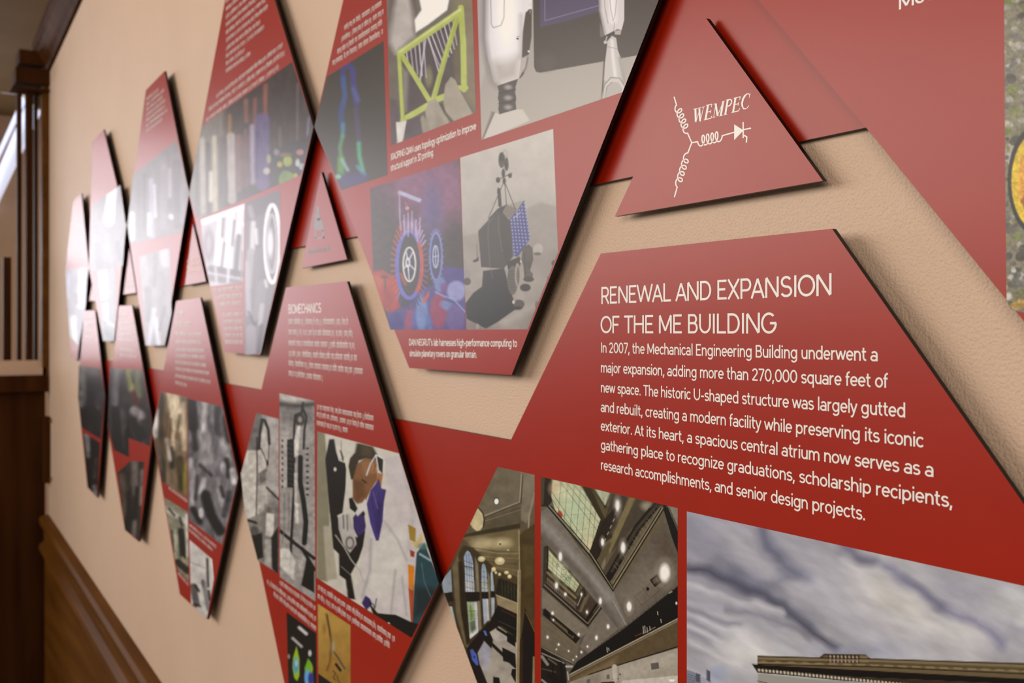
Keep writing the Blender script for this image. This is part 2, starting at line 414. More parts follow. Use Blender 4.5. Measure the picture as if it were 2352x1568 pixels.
# end of the hall: walnut casing, interior window and panelling below it
def qbox(x0, y0, x1, y1, X, t):
    """box whose face across the hall fills the frame rectangle"""
    p, q = Q(x0, y0, X), Q(x1, y1, X)
    return ((X, p.y, p.z), (X-t, q.y, q.z))
tag(boxes('trim_4', [qbox(98, 120, 111, 900, XE+.02, .05)], M_wood), kind='structure')
XB = XE
hdr = tag(boxes('trim_5', [qbox(44, 112, 118, 152, XB+.05, .09), qbox(36, 152, 116, 196, XB+.035, .08), qbox(28, 196, 114, 210, XB+.045, .08)], M_wood2), kind='structure')
win = tag(boxes('window_1', [qbox(-120, 830, 104, 848, XB+.01, .04), qbox(-120, 848, 106, 866, XB+.02, .06)], M_wall), kind='structure')
fr = boxes('window_frame', [qbox(61, 205, 76, 850, XB, .04), qbox(80, 205, 87, 850, XB-.01, .03), qbox(40, 205, 50, 840, XB-.02, .03), qbox(8, 590, 26, 835, XB-.03, .03)], M_wood2); fr.parent = win
gl = boxes('window_pane', [qbox(50, 205, 61, 845, XB-.02, .004), qbox(-60, 205, 40, 845, XB-.02, .004), qbox(87, 205, 98, 845, XB-.02, .004)], M_glass); gl.parent = win
slab('wall_end', [qbox(-140, 866, 106, 898, XB+.03, .05), qbox(-140, 898, 104, 1760, XB, .06)], M_wood2)
slab('wall_next_room', [((-6.1, -.5, 0), (-6.16, 1.5, 2.75)), ((-6.1, 1.5, 0), (XE-.1, 1.56, 2.75))], M_wall)

e = empty('wall_bracket', Q(115, 1110, XE+.03), 'dark upright bracket with two small pegs at the far lower wall corner', 'bracket')
boxes('bracket_plate', [qbox(102, 958, 129, 1108, XE+.045, .045)], M_wood2, e)
for y in (966, 1100): rod('peg', Q(120, y, XE+.04), Q(120, y, XE+.075), .007, M_brass, e)

def tube_lamp(pa, da, pb, db, r, label):
    a = CAM + ray(*pa)/F*da; b = CAM + ray(*pb)/F*db
    e = empty('tube_lamp', a, label, 'lamp', 'tube lamps beyond the interior window')
    rod('lamp_tube', a, b, r, M_lamp, e)
    d = (b-a).normalized()
    rod('lamp_cap', a - d*.04, a, r*1.15, M_metal, e)
    rod('hanger', a + d*.1 + Vector((0, 0, r)), Vector(((a + d*.1).x, (a+d*.1).y, 2.75)), .006, M_metal, e, 8)
tube_lamp((84, 232), 4.0, (-30, 490), 5.6, .032, 'wide pale blue tube lamp slanting behind the interior window, the lower of two')
tube_lamp((58, 222), 4.1, (-30, 415), 5.6, .010, 'thin pale tube lamp slanting behind the interior window, the upper of two')

# ------------------------------------------------------------------ boards
OFF, OFC, OFT, TK = .0150, .0046, .0108, .0032
EPS = .00005
def standoffs(parent, poly, off, back=0.0, fr=.55, n=4, r=.008):
    cx = sum(p[0] for p in poly)/len(poly); cy = sum(p[1] for p in poly)/len(poly)
    ps = [P(x, y, off) for x, y in poly]; c = sum(ps, Vector())/len(ps)
    for i in range(n):
        p = c + (ps[i*len(ps)//n] - c)*fr
        rod('standoff', (p.x, -back, p.z), (p.x, -off+TK, p.z), r, M_metal, parent, 10)
def board(name, poly, off, label, cat, group, back=0.0, fr=.3, n=4, r=.008):
    c = sum((P(x, y, off) for x, y in poly), Vector())/len(poly)
    e = empty(name, (c.x, -back, c.z), label, cat, group)
    plate('panel_board', poly, off, TK, e, [M_red, M_core])
    standoffs(e, poly, off, back, fr, n, r)
    return e
UG, LG = 'hexagonal panels of the upper row', 'hexagonal panels of the lower row'
UP_ = {
 'U5': [(1589, -180), (1990, 294), (2353, 739), (2800, 1290), (3300, 1400), (3300, -900), (1720, -900)],
 'U4': [(722, 291), (940, 845), (1175, 861), (1513, 0), (1583, -180), (1430, -900), (930, -620)],
 'U3': [(434, 446), (517, 809), (597, 815), (720, 292), (631, 0), (588, -140), (543, -140)],
 'U2': [(292, 517), (334, 793), (377, 793), (434, 446), (378, 163), (335, 207)],
 'U1': [(204, 615), (237, 783), (262, 783), (290, 517), (238, 297), (212, 325)],
 'U0': [(150, 622), (163, 820), (177, 829), (204, 614), (187, 444), (168, 462)]}
LO_ = {
 'L4': [(1380, 582), (1911, 525), (2352, 1158), (3300, 2500), (2300, 2600), (1250, 1985), (1013, 1342)],
 'L3': [(657, 660), (797, 646), (1008, 1340), (902, 1566), (820, 1745), (720, 1690), (653, 1568), (553, 1088)],
 'L2': [(405, 691), (460, 683), (547, 1096), (476, 1422), (413, 1364), (350, 990)],
 'L1': [(273, 702), (303, 701), (352, 982), (319, 1244), (287, 1217), (247, 977)],
 'L0': [(193, 713), (218, 713), (241, 910), (224, 1143), (201, 1119), (179, 910)]}
LAB = {
 'U5': 'red hexagonal panel at the right edge with a pebble photo and big white lettering',
 'U4': 'red hexagonal panel with the rover, gear wheel and white robot photos',
 'U3': 'red hexagonal panel with a crowd photo above a bright machine photo',
 'U2': 'hazy red hexagonal panel whose whole pointed top stands against the bare wall',
 'U1': 'pale hexagonal panel washed out by glare, second from the upper row\'s far end',
 'U0': 'smallest and palest hexagonal panel, at the far end of the upper row',
 'L4': 'large red hexagonal panel headed RENEWAL AND EXPANSION with atrium and sky photos',
 'L3': 'red hexagonal panel headed BIOMECHANICS with a lab worker in purple gloves',
 'L2': 'red hexagonal panel pairing a tan photo with a grey machine photo',
 'L1': 'narrow red hexagonal panel with a lime and grey photo, beside the darkest panel',
 'L0': 'darkest narrow hexagonal panel, at the far end of the lower row'}
B = {}
for k, poly in {**UP_, **LO_}.items():
    B[k] = board('hexagonal_panel', poly, OFF, LAB[k], 'display panel', UG if k[0] == 'U' else LG)
CG = 'flat red connector plates behind the hexagonal panels'
CON = {
 'V5': ([(1585, -170), (1330, 431), (2012, 288)], 'largest red connector plate, behind the white logo triangle with coils'),
 'V4': ([(722, 300), (655, 573), (828, 541)], 'red connector plate behind the triangle with the horse and rider logo'),
 'V3': ([(434, 450), (405, 660), (488, 641)], 'red connector plate behind the triangle with faint amber lettering'),
 'V2': ([(290, 520), (271, 680), (320, 672)], 'thin dark red connector plate right of the glare-washed upper panel'),
 'V1': ([(204, 618), (194, 692), (230, 688)], 'smallest red connector plate, at the far end of the upper row'),
 'K4': ([(870, 955), (1200, 1016), (1011, 1347)], 'bright red connector plate left of the RENEWAL AND EXPANSION panel'),
 'K3': ([(498, 877), (620, 899), (550, 1095)], 'red connector plate between the tan photo panel and the BIOMECHANICS panel'),
 'K2': ([(328, 843), (384, 853), (352, 985)], 'narrow red connector plate left of the panel with the tan photo'),
 'K1': ([(230, 826), (263, 829), (244, 945)], 'narrowest red connector plate, at the far end of the lower row')}
for k, (poly, lab) in CON.items():
    e = empty('connector_plate', sum((P(x, y, OFC) for x, y in poly), Vector())/3, lab, 'connector plate', CG)
    e.location.y = 0
    plate('panel_board', poly, OFC, TK, e, [M_red, M_core])
    c = sum((P(x, y, 0) for x, y in poly), Vector())/3
    rod('standoff', (c.x, 0, c.z), (c.x, -OFC+TK, c.z), .006, M_metal, e, 10)
TG = 'small logo triangles between the upper panels'
TRI = {
 'T5': ([(1622, 42), (1412, 497), (1890, 415)], 'large red logo triangle lettered WEMPEC with white coil symbols'),
 'T4': ([(738, 395), (692, 616), (797, 595)], 'red logo triangle with a grey horse and rider emblem'),
 'T3': ([(443, 515), (425, 655), (473, 646)], 'small red logo triangle with faint amber lettering'),
 'T2': ([(297, 570), (283, 676), (313, 672)], 'tiny pale logo triangle right of the glare-washed upper panel'),
 'T1': ([(212, 652), (204, 691), (223, 690)], 'tiniest logo triangle, beside the farthest upper panel')}
T = {}
for k, (poly, lab) in TRI.items():
    T[k] = board('logo_triangle', poly, OFT, lab, 'logo plate', TG, back=OFC, fr=.12, n=3, r=.005)
PO = OFF + EPS                            # print sits a hair proud of the board

# ---- lettering of the RENEWAL panel
def text(parent, name, lines, off, m=None, w=.085, ax=1.2, label=None):
    p = Pen()
    for ln in lines: p.line(*ln[:4], off, w, ax)
    o = p.build(name, m or M_white, parent)
    if label: o['label'] = label
    return o
text(B['L4'], 'heading', [('RENEWAL AND EXPANSION', (1382, 698), (1909, 678.5), 39), ('OF THE ME BUILDING', (1381.5, 765), (1781, 766), 39.5)], PO+EPS, w=.08, ax=1.2)
text(B['L4'], 'paragraph', [
 ('In 2007, the Mechanical Engineering Building underwent a', (1381, 809.5), (2015, 829.5), 23.5),
 ('major expansion, adding more than 270,000 square feet of', (1381, 855), (2038, 890.6), 23.5),
 ('new space. The historic U-shaped structure was largely gutted', (1381, 900.5), (2078.6, 958.7), 23.5),
 ('and rebuilt, creating a modern facility while preserving its iconic', (1381, 945.3), (2119.6, 1027.5), 23.5),
 ('exterior. At its heart, a spacious central atrium now serves as a', (1381, 988.3), (2143, 1095.3), 23.5),
 ('gathering place to recognize graduations, scholarship recipients,', (1381, 1032), (2187, 1166), 23.5),
 ('research accomplishments, and senior design projects.', (1381, 1078), (1986.6, 1195), 23.5)], PO+EPS, w=.088, ax=1.2)
text(B['U5'], 'paragraph', [('Mechanical', (2066, 22), (2300, -52), 33)], PO+EPS, w=.09)
text(B['U4'], 'caption', [("DAN NEGRUT's lab harnesses high-performance computing to", (940, 793), (1187, 796.5), 15),
                          ('simulate planetary rovers on granular terrain.', (941, 818), (1095, 821.7), 15)], PO+EPS, w=.10)
text(B['U4'], 'caption', [('XIAOPING QIAN uses topology optimization to improve', (898, 368.5), (1093, 297), 15.5),
                          ('structural support in 3D printing.', (898, 393), (996, 357), 15.5)], PO+EPS, w=.10)
text(B['L3'], 'heading', [('BIOMECHANICS', (663, 720), (737, 717.8), 21)], PO+EPS, w=.09)
def marks(parent, name, lines, xh, m=None, off=PO+EPS, bold=.20):
    p = Pen()
    for i, (x0, y0, x1, y1) in enumerate(lines): p.marks((x0, y0), (x1, y1), xh, off, i, bold)
    return p.build(name, m or M_white, parent)
hz = lambda x0, y0, x1: (x0, y0, x1, HOR + (y0-HOR)*(x1-VPX)/(x0-VPX))     # level line to x1
marks(B['U4'], 'caption', [(791, 69, 879, 10), (784, 96, 879, 33), (775, 124, 879, 55), (764, 150, 879, 78)], 10)
marks(B['L3'], 'paragraph', [(663, 744, 798, 745), (663, 768, 810, 772), (663, 793, 819, 800), (663, 817, 820, 828), (663, 839, 832, 859), (663, 862, 740, 874)], 11)
marks(B['L3'], 'caption', [(728, 939, 858, 966), (728, 956, 858, 988), (728, 976, 797, 993)], 10)
marks(B['L3'], 'caption', [(643, 1342, 724, 1401), (614, 1340, 724, 1425), (629, 1368, 724, 1447)], 9)
marks(B['L3'], 'caption', [(730, 1352, 906, 1473), (730, 1373, 893, 1487)], 10)
marks(B['U3'], 'paragraph', [hz(519, y, x) for y, x in ((8, 602), (26, 611), (44, 612), (62, 614), (80, 611), (98, 615), (117, 596), (134, 606), (151, 560), (168, 575))], 8)
marks(B['U3'], 'caption', [(497, 226, 648, 108), (480, 256, 655, 124), (474, 280, 640, 158)], 8)
marks(B['U3'], 'caption', [(493, 671, 557, 664), (494, 687, 558, 681), (496, 704, 555, 699), (510, 727, 557, 725), (512, 743, 558, 742), (514, 759, 556, 759), (516, 774, 558, 774), (517, 789, 557, 790)], 8)
marks(B['L2'], 'heading', [(403, 727, 420, 726), (403, 749, 437, 749)], 10)
marks(B['L2'], 'paragraph', [(403, 770, 461, 771), (403, 788, 463, 790), (403, 806, 469, 809), (403, 820, 471, 824), (403, 835, 474, 843), (403, 850, 480, 861), (402, 866, 483, 881), (402, 881, 430, 889)], 7)
for q in ([(388, 1123, 430, 1154)], [(434, 1207, 496, 1259), (434, 1219, 488, 1266)], [(409, 1319, 432, 1345)]): marks(B['L2'], 'caption', q, 6)
marks(B['L1'], 'heading', [(273, 730, 292, 730)], 9)
marks(B['L1'], 'paragraph', [(273, 745, 306, 745), (273, 757, 306, 758), (273, 770, 306, 771), (273, 783, 308, 785), (274, 805, 311, 808), (275, 818, 313, 823)], 6)
marks(B['L0'], 'paragraph', [(196, y, 212, y) for y in (733, 748, 762, 776)], 6)
marks(B['U2'], 'paragraph', [hz(336, y, x) for y, x in ((232, 364), (244, 376), (256, 374), (268, 380), (280, 378), (292, 384), (304, 372))], 6)

# ---- the coil emblem and its lettering
zx = lambda x, y: (1520 + x/6.03, 200 + y/6.03)
p = Pen(); TO = OFT + EPS
def coil(C0, pitch, A, Bv, lead0, lead1):
    pts = [lead0]
    for i in range(109):
        ph = -math.pi + 9*math.pi*i/108; t = ph/(2*math.pi)
        pts.append((C0[0] + pitch[0]*t + A[0]*math.cos(ph) + Bv[0]*math.sin(ph), C0[1] + pitch[1]*t + A[1]*math.cos(ph) + Bv[1]*math.sin(ph)))
    pts += lead1
    p.px([zx(*q) for q in pts], 2.9, TO)
coil((559, 740), (62, -15), (32, -8), (-2, -71), (415, 770), [(1005, 625)])
coil((232, 317), (28, 71), (14, 36), (37, -27), (170, 132), [(415, 770)])
coil((335, 997), (-27, 86), (-13, 43), (37, 17), (415, 770), [(175, 1525)])
p.poly([zx(1003, 515), zx(1003, 733), zx(1132, 598)], lambda x, y: P(x, y, TO))
for s in ([(1128, 485), (1128, 705)], [(1130, 590), (1237, 568)], [(1128, 662), (1177, 688), (1172, 768)]): p.px([zx(*q) for q in s], 3.1, TO)
p.build('coil_emblem', M_white, T['T5'])
p = Pen()
for w_, pts in ((27, [(466, 300), (471, 478)]), (9, [(472, 485), (528, 308)]), (25, [(521, 300), (531, 470)]), (9, [(533, 478), (578, 280)]),
                (9, [(440, 306), (497, 294)]), (9, [(500, 294), (545, 282)]), (9, [(556, 280), (598, 270)]),
                (26, [(641, 250), (606, 448)]), (12, [(616, 254), (694, 236)]), (10, [(696, 232), (688, 278)]), (11, [(628, 348), (676, 336)]), (9, [(682, 315), (672, 362)]), (12, [(582, 456), (682, 430)]), (10, [(680, 434), (696, 396)]),
                (9, [(748, 236), (720, 416)]), (27, [(748, 234), (773, 398)]), (9, [(772, 402), (852, 196)]), (27, [(852, 196), (817, 396)]), (8, [(722, 236), (756, 228)]), (8, [(840, 202), (874, 192)]), (8, [(698, 422), (742, 412)]), (8, [(788, 402), (842, 390)]),
                (26, [(914, 180), (880, 376)]), (15, [(896, 182), (945, 170), (968, 182), (966, 220), (944, 254), (902, 270)]), (9, [(858, 386), (908, 374)]),
                (26, [(1022, 150), (988, 344)]), (12, [(997, 156), (1088, 132)]), (10, [(1089, 128), (1080, 176)]), (11, [(1008, 244), (1060, 230)]), (9, [(1066, 208), (1056, 256)]), (12, [(966, 353), (1066, 328)]), (10, [(1064, 332), (1082, 292)]),
                (11, [(1218, 118), (1204, 92), (1178, 92)]), (17, [(1182, 92), (1152, 118)]), (25, [(1156, 112), (1126, 164), (1112, 225), (1118, 272)]), (17, [(1116, 266), (1132, 298), (1160, 300)]), (10, [(1154, 301), (1186, 286), (1206, 256)]), (8, [(1224, 82), (1212, 148)])):
    p.px([zx(*q) for q in pts], w_/6.03, TO)
p.build('lettering', M_white, T['T5'])
# horse and rider emblem on the second triangle, amber marks on the third
fx = lambda x, y: (500 + x/3.92, 400 + y/3.92)
p = Pen(); pp = lambda pts: p.poly([fx(*q) for q in pts], lambda x, y: P(x, y, TO))
pp([(885, 300), (905, 285), (918, 300), (915, 340), (925, 400), (905, 420), (880, 410), (872, 370), (890, 340)])
pp([(870, 400), (925, 395), (945, 430), (958, 500), (952, 520), (930, 500), (900, 505), (872, 512), (866, 460)])
pp([(875, 500), (890, 500), (888, 580), (876, 580)]); pp([(940, 500), (956, 500), (962, 575), (948, 575)])
pp([(870, 572), (978, 560), (978, 574), (870, 588)])
p.build('horse_emblem', M_grey, T['T4'])
marks(T['T4'], 'lettering', [(706, 584, 757, 575)], 9, M_grey, TO, .45)
marks(T['T3'], 'lettering', [(430, 604, 455, 598), (429, 616, 458, 609), (428, 630, 460, 624)], 6, M_amber, TO)
marks(T['T1'], 'lettering', [(209, 682, 219, 681)], 4, M_white, TO)
marks(T['T2'], 'lettering', [(290, 650, 305, 648), (289, 660, 307, 658)], 5, M_white, TO)

# ------------------------------------------------------------------ the printed photographs
OA, OB, OC_, OD = (0, 0, 3.92), (0, 400, 3.92), (0, 800, 3.92), (0, 1168, 3.92)
OE, OF_, OG, OH = (500, 0, 3.92), (500, 400, 3.92), (500, 800, 3.92), (500, 1168, 3.92)
OI, OJ, OK_, OM = (1000, 0, 3.92), (1000, 400, 3.92), (1000, 800, 3.92), (1000, 1168, 3.92)
OS = (1500, 1168, 2.76); OT = (1500, 0, 2.76)

# atrium hall with arched windows
a = Photo([(1143, 1072), (1228, 1090), (1228, 1600), (1108, 1600), (1013, 1342)], '6a5636', OM, 1.6)
a.g('857962', (600, -350), '5f4c2e', (760, 420))
a.p('7d6f58', [(560, -380), (780, -330), (760, -60), (430, 70), (300, 40)], 20)
a.p('8b7e67', [(790, -330), (900, -310), (895, -60), (820, 130), (770, 100)], 16)
a.l('a79a82', 9, [(776, -330), (758, -62), (430, 68)], 6).l('4f442f', 7, [(790, -320), (772, -55), (440, 82)], 8)
a.l('a2937a', 12, [(893, -150), (845, 60), (830, 300)], 10)
a.p('6c5e46', [(440, 90), (765, -20), (765, 130), (440, 160)], 14)
a.l('8d7e64', 6, [(445, 110), (765, 10)], 5)
a.p('4c4028', [(260, 230), (440, 190), (765, 130), (765, 175), (440, 228), (250, 262)], 14)
a.p('83714c', [(240, 262), (765, 180), (770, 480), (560, 480), (340, 350)], 14)
a.e('c9b58a', 420, 318, 85, 48, 60, .9).e('cdb98c', 585, 312, 80, 42, 60, .9).e('3a2f1c', 584, 318, 9, 9).e('c8b68f', 655, 372, 12, 8)
a.l('6a5a3a', 6, [(340, 350), (560, 385), (768, 388)], 5).l('a08c62', 6, [(360, 365), (560, 402), (768, 402)], 5)
a.p('7b6947', [(380, 400), (768, 420), (765, 620), (520, 540)], 12)
a.l('9a875f', 5, [(400, 430), (768, 450)], 4).l('5c4c30', 5, [(420, 470), (765, 500)], 4).l('94825a', 5, [(500, 520), (765, 560)], 4)
# window wall and columns
a.p('54432a', [(140, 540), (250, 330), (340, 350), (520, 520), (560, 780), (520, 1000), (300, 1260), (200, 1080), (50, 690)], 10)
a.p('7c6b4c', [(150, 530), (205, 400), (240, 760), (300, 1250), (270, 1240), (190, 960)], 14).p('3d2f1b', [(205, 480), (240, 470), (300, 900), (310, 1200), (280, 1230), (225, 900)], 14)
a.p('8f8064', [(355, 430), (385, 500), (415, 1080), (390, 1100), (372, 800)], 10).p('8a7a5c', [(470, 560), (490, 620), (500, 1010), (480, 1020)], 8)
a.p('9aa3ab', [(60, 640), (140, 545), (150, 745), (70, 760)], 4)
W1 = [(262, 480), (258, 440), (270, 400), (290, 378), (312, 395), (330, 450), (340, 500), (350, 748), (275, 745)]
a.p('b0b9c6', W1, 4).p('9fb0cc', [(262, 470), (258, 430), (290, 378), (325, 430), (338, 500)], 20, .7).p('c3bcb8', [(272, 640), (346, 650), (350, 745), (276, 745)], 30, .8)
for k in range(5): a.l('4d4a44', 4, [(264, 470+k*58), (345, 500+k*55)], 3)
for x in (285, 308, 328): a.l('5b5850', 4, [(x-8, 400 if x != 328 else 450), (x+6, 745)], 3)
a.l('3f3c33', 9, [(262, 515), (342, 535)], 4)
a.p('a8b59c', [(285, 838), (355, 838), (385, 1095), (310, 1165)], 4).p('8fa150', [(295, 870), (335, 870), (350, 980), (310, 1010)], 26, .95).p('5b5d4a', [(305, 1020), (360, 1000), (370, 1080), (320, 1110)], 20, .8)
a.p('c8c4c0', [(352, 838), (374, 838), (388, 1095), (366, 1110)], 4).p('cfcac8', [(308, 1135), (384, 1085), (384, 1110), (312, 1172)], 5)
a.l('5f625a', 4, [(312, 838), (338, 1120)], 3).l('5f625a', 4, [(288, 920), (362, 920)], 3).l('5f625a', 4, [(295, 1000), (372, 985)], 3)
W2 = [(418, 745), (414, 560), (420, 510), (432, 490), (446, 505), (460, 560), (470, 745)]
a.p('a0aebc', W2, 4).p('b4b2a8', [(418, 640), (468, 640), (470, 745), (418, 745)], 20, .8)
for k in range(4): a.l('54524a', 3, [(414, 560+k*50), (468, 570+k*50)], 3)
a.l('54524a', 3, [(436, 495), (444, 745)], 3).p('a8afb8', [(425, 812), (468, 812), (480, 1000), (438, 1042)], 4).p('c8c5c2', [(462, 812), (474, 812), (484, 1000), (470, 1010)], 3)
a.p('a8b0b6', [(500, 740), (498, 580), (512, 545), (530, 740)], 4).p('a9aeb4', [(502, 800), (533, 800), (530, 955), (506, 975)], 4)
for q in ([(75, 762), (152, 750), (165, 830), (110, 840)], [(268, 748), (400, 748), (402, 830), (275, 836)], [(414, 748), (478, 748), (480, 808), (418, 812)], [(500, 742), (534, 742), (536, 798), (502, 800)]): a.p('2d2318', q, 5)
a.p('aab2a6', [(120, 880), (150, 880), (190, 1060), (165, 1010)], 4)
for x, y, rx, ry in ((415, 452, 32, 24), (580, 470, 44, 34), (525, 545, 20, 20), (578, 590, 14, 14), (640, 574, 20, 15), (668, 610, 18, 18), (545, 575, 10, 12)): a.e('d2be8d', x, y, rx, ry, 8).e('efe0b4', x, y-ry*.3, rx*.5, ry*.4, 12, .7)
a.p('33301f', [(585, 625), (755, 690), (755, 850), (545, 765), (560, 640)], 8)
for k in range(6): a.l('59543c', 4, [(600+k*28, 640+k*12), (600+k*28, 780+k*10)], 3)
a.p('9d8a68', [(545, 770), (750, 850), (745, 950), (560, 865)], 6).l('c0ae8a', 5, [(545, 778), (750, 858)], 4)
a.p('231a15', [(520, 950), (560, 870), (745, 955), (745, 1170), (600, 1060), (480, 1040)], 8)
for k in range(7): a.e('6b3d2c', 600+k*19, 915+k*9, 6, 9, 5, .8)
a.l('5a4d40', 7, [(570, 1010), (740, 1090)], 4, .8)
# floor and tables
a.p('a99d8e', [(370, 1215), (480, 1098), (560, 1050), (745, 1190), (745, 1600), (480, 1600), (395, 1430)], 6).p('b9aea2', [(470, 1120), (560, 1060), (700, 1160), (560, 1200)], 20, .8).e('a0a4c4', 450, 1310, 40, 110, 50, .6)
a.p('2a1f1b', [(280, 1260), (400, 1105), (480, 1020), (560, 960), (570, 1060), (490, 1110), (520, 1180), (505, 1260), (440, 1190), (380, 1300), (400, 1400), (480, 1600), (330, 1600)], 8)
a.l('2e231c', 30, [(505, 1215), (720, 1420)], 8).l('2e231c', 26, [(560, 1080), (745, 1200)], 8).p('1e1612', [(600, 1245), (720, 1305), (725, 1405), (610, 1370)], 6).p('1e1612', [(642, 1110), (722, 1150), (720, 1245), (646, 1195)], 6)
a.p('1e1612', [(690, 1440), (740, 1440), (740, 1600), (680, 1490)], 5).p('241a15', [(520, 1510), (575, 1520), (590, 1600), (520, 1600)], 5)
a.p('4e66b6', [(312, 1270), (335, 1262), (370, 1310), (388, 1400), (372, 1412), (330, 1360)], 6).e('22305e', 350, 1335, 8, 10, 4).p('5b74c0', [(432, 1100), (450, 1095), (468, 1140), (450, 1140)], 5)
# pillar and door at the right
a.p('5d4927', [(750, 240), (895, 130), (895, 900), (810, 880), (760, 1000)], 10).p('6f5c34', [(790, 330), (880, 330), (880, 600), (800, 620)], 40, .7)
a.l('9c8762', 26, [(757, 560), (752, 1000), (742, 1600)], 6).l('c0ad88', 7, [(746, 560), (738, 1000), (728, 1600)], 4).l('a8966f', 10, [(752, 200), (758, 560)], 5)
a.p('2a1a0f', [(808, 890), (900, 1130), (900, 1600), (765, 1600), (772, 1180)], 6).p('4a311b', [(760, 1170), (790, 1170), (785, 1600), (755, 1600)], 6).l('8a5f28', 7, [(812, 925), (895, 1110)], 4).p('90805f', [(878, 1330), (900, 1330), (900, 1600), (872, 1600)], 6)
a.p('cdb98c', [(310, 130), (345, 20), (385, -5), (425, 40), (436, 90), (428, 160), (400, 195), (370, 200), (335, 170)], 8).l('3c3424', 12, [(385, -12), (428, 40), (440, 95), (432, 165)], 5)
a.e('e6e2dd', 550, -66, 20, 26, 5).ring('4a4438', 550, -66, 23, 30, 6)
a.n(60, .25, 3).build(B['L4'], PO, label='atrium hall with arched windows')

# atrium ceiling seen from below
a = Photo([(1242, 1094.5), (1556.5, 1166.5), (1556.5, 1600), (1242, 1600)], '6e6253', OM, 1.25)
a.p('77694f', [(940, -300), (2200, -20), (2200, 800), (1600, 750), (940, 300)], 20)
a.p('3b2f20', [(950, -300), (1055, -270), (1048, -60), (1010, -20), (950, -20)], 6).p('5b4c38', [(950, -300), (985, -290), (975, -40), (950, -30)], 6)
SK = [(1055, -262), (1305, -212), (1490, 102), (1388, 402), (1075, 5), (1045, -110)]
a.p('c4c29c', SK, 4).e('d8b48c', 1080, -180, 50, 60, 60, .6).e('b7c9a2', 1250, 20, 110, 150, 120, .6).e('d9bf98', 1400, 330, 50, 60, 60, .6).e('d0d0a8', 1180, -150, 90, 60, 60, .7)
for k in range(8): a.l('4c5440', 4, [(1048, -150+k*62), (1048+300, 290+k*62)] if k < 5 else [(1060+(k-4)*62, -258+(k-4)*14), (1490, 330-(k-4)*90)], 3, .85)
for x in (1115, 1175, 1235, 1295, 1350, 1405, 1450): a.l('4c5440', 4, [(x+20, -270), (x-45, 420)], 3, .8)
for q in ([(1050, -110), (1300, -212)], [(1130, 60), (1460, 40)], [(1230, 200), (1470, 160)]): a.l('63684f', 3, q, 3, .5)
a.e('c0452c', 1124, 48, 18, 34, 6, 1, -20)
a.p('4a3d24', [(1305, -225), (1400, -200), (1620, 130), (1600, 250), (1390, 405), (1490, 100)], 5)
a.p('6b5c3c', [(1400, -195), (1450, -180), (1680, 170), (1600, 260)], 8)
a.p('b9ba9b', [(1436, -178), (1572, -142), (1526, -26)], 4).l('2b2115', 10, [(1420, -190), (1526, -20)], 4).l('5a5440', 3, [(1500, -160), (1520, -40)], 3).l('5a5440', 3, [(1540, -150), (1510, -60)], 3)
a.l('332818', 12, [(1578, -150), (1530, -10)], 4).l('2f2517', 9, [(1490, 100), (1388, 402)], 4)
a.p('55473a', [(1590, -140), (1760, -100), (1570, 240), (1530, 100)], 8).e('8d8070', 1640, -20, 30, 90, 40, .8)
a.p('8b7a52', [(1745, -105), (1800, -92), (1570, 410), (1555, 340)], 6)
a.p('5b4e3c', [(1800, -92), (1980, -52), (1640, 330), (1570, 420)], 10).e('a3957f', 1905, -25, 50, 40, 40, .9)
a.p('3a2d21', [(1390, 405), (1500, 120), (1640, -40), (1600, 90), (1480, 420), (1450, 470)], 8)
for k in range(9): a.l('b9b2a0' if k % 2 else '262019', 7, [(1625-k*13, 60+k*30), (1612-k*13, 84+k*30)], 4, .8)
a.p('6d5e40', [(1520, 330), (1590, 300), (1500, 540), (1450, 500)], 8).p('8d7f68', [(1490, 520), (1530, 430), (1530, 500), (1505, 560)], 5)
a.p('5d4f3d', [(1640, 330), (2000, -40), (1900, 120), (1560, 620), (1510, 560)], 10)
a.l('2d241b', 66, [(2010, -60), (1820, 170), (1560, 620)], 6).l('52463a', 26, [(2000, -40), (1815, 180), (1590, 560)], 6)
for k in range(22): a.l('8c8070' if k % 3 else '1b1510', 5, [(1985-k*19, -10+k*26), (2015-k*19, 22+k*26)], 3, .55)
a.p('77694f', [(1840, 260), (2060, -20), (2070, 110), (1600, 745), (1570, 690)], 6)
for w_, c_, d_ in ((12, '2a2018', 0), (9, 'a08f72', 16), (10, '32271c', 30), (9, '8b7c62', 46)): a.l(c_, w_, [(2062-d_, -10+d_*.2), (1598, 742-d_*1.6)], 4)
# great ceiling plane at the right
a.p('76695b', [(1604, 752), (2068, 112), (2190, 420), (2190, 680), (1712, 1050)], 5).g  # plane
a.p('8a7d6c', [(1640, 760), (1900, 480), (2050, 600), (1740, 980)], 160, .8).p('6a5a49', [(1950, 300), (2070, 140), (2190, 420), (2100, 500)], 90, .8)
a.p('1d1713', [(2040, -40), (2085, -30), (2190, 220), (2190, 420), (2130, 260)], 5).p('8f8575', [(2090, -30), (2190, -10), (2190, 180)], 5).l('3a3027', 5, [(2105, -10), (2190, 190)], 4)
for q in ([(1790, 780), (1860, 870), (2180, 600)], [(1860, 700), (1930, 800)], [(1940, 640), (2010, 720)], [(1800, 790), (2180, 460)], [(2080, 470), (2150, 560)]): a.l('5a4e43', 4, q, 4, .8)
a.p('35291f', [(1930, 640), (1995, 590), (2040, 660), (1975, 705)], 4).p('6b5c4e', [(1950, 640), (1990, 612), (2010, 650), (1970, 680)], 10).e('16100c', 1912, 722, 14, 18, 5)
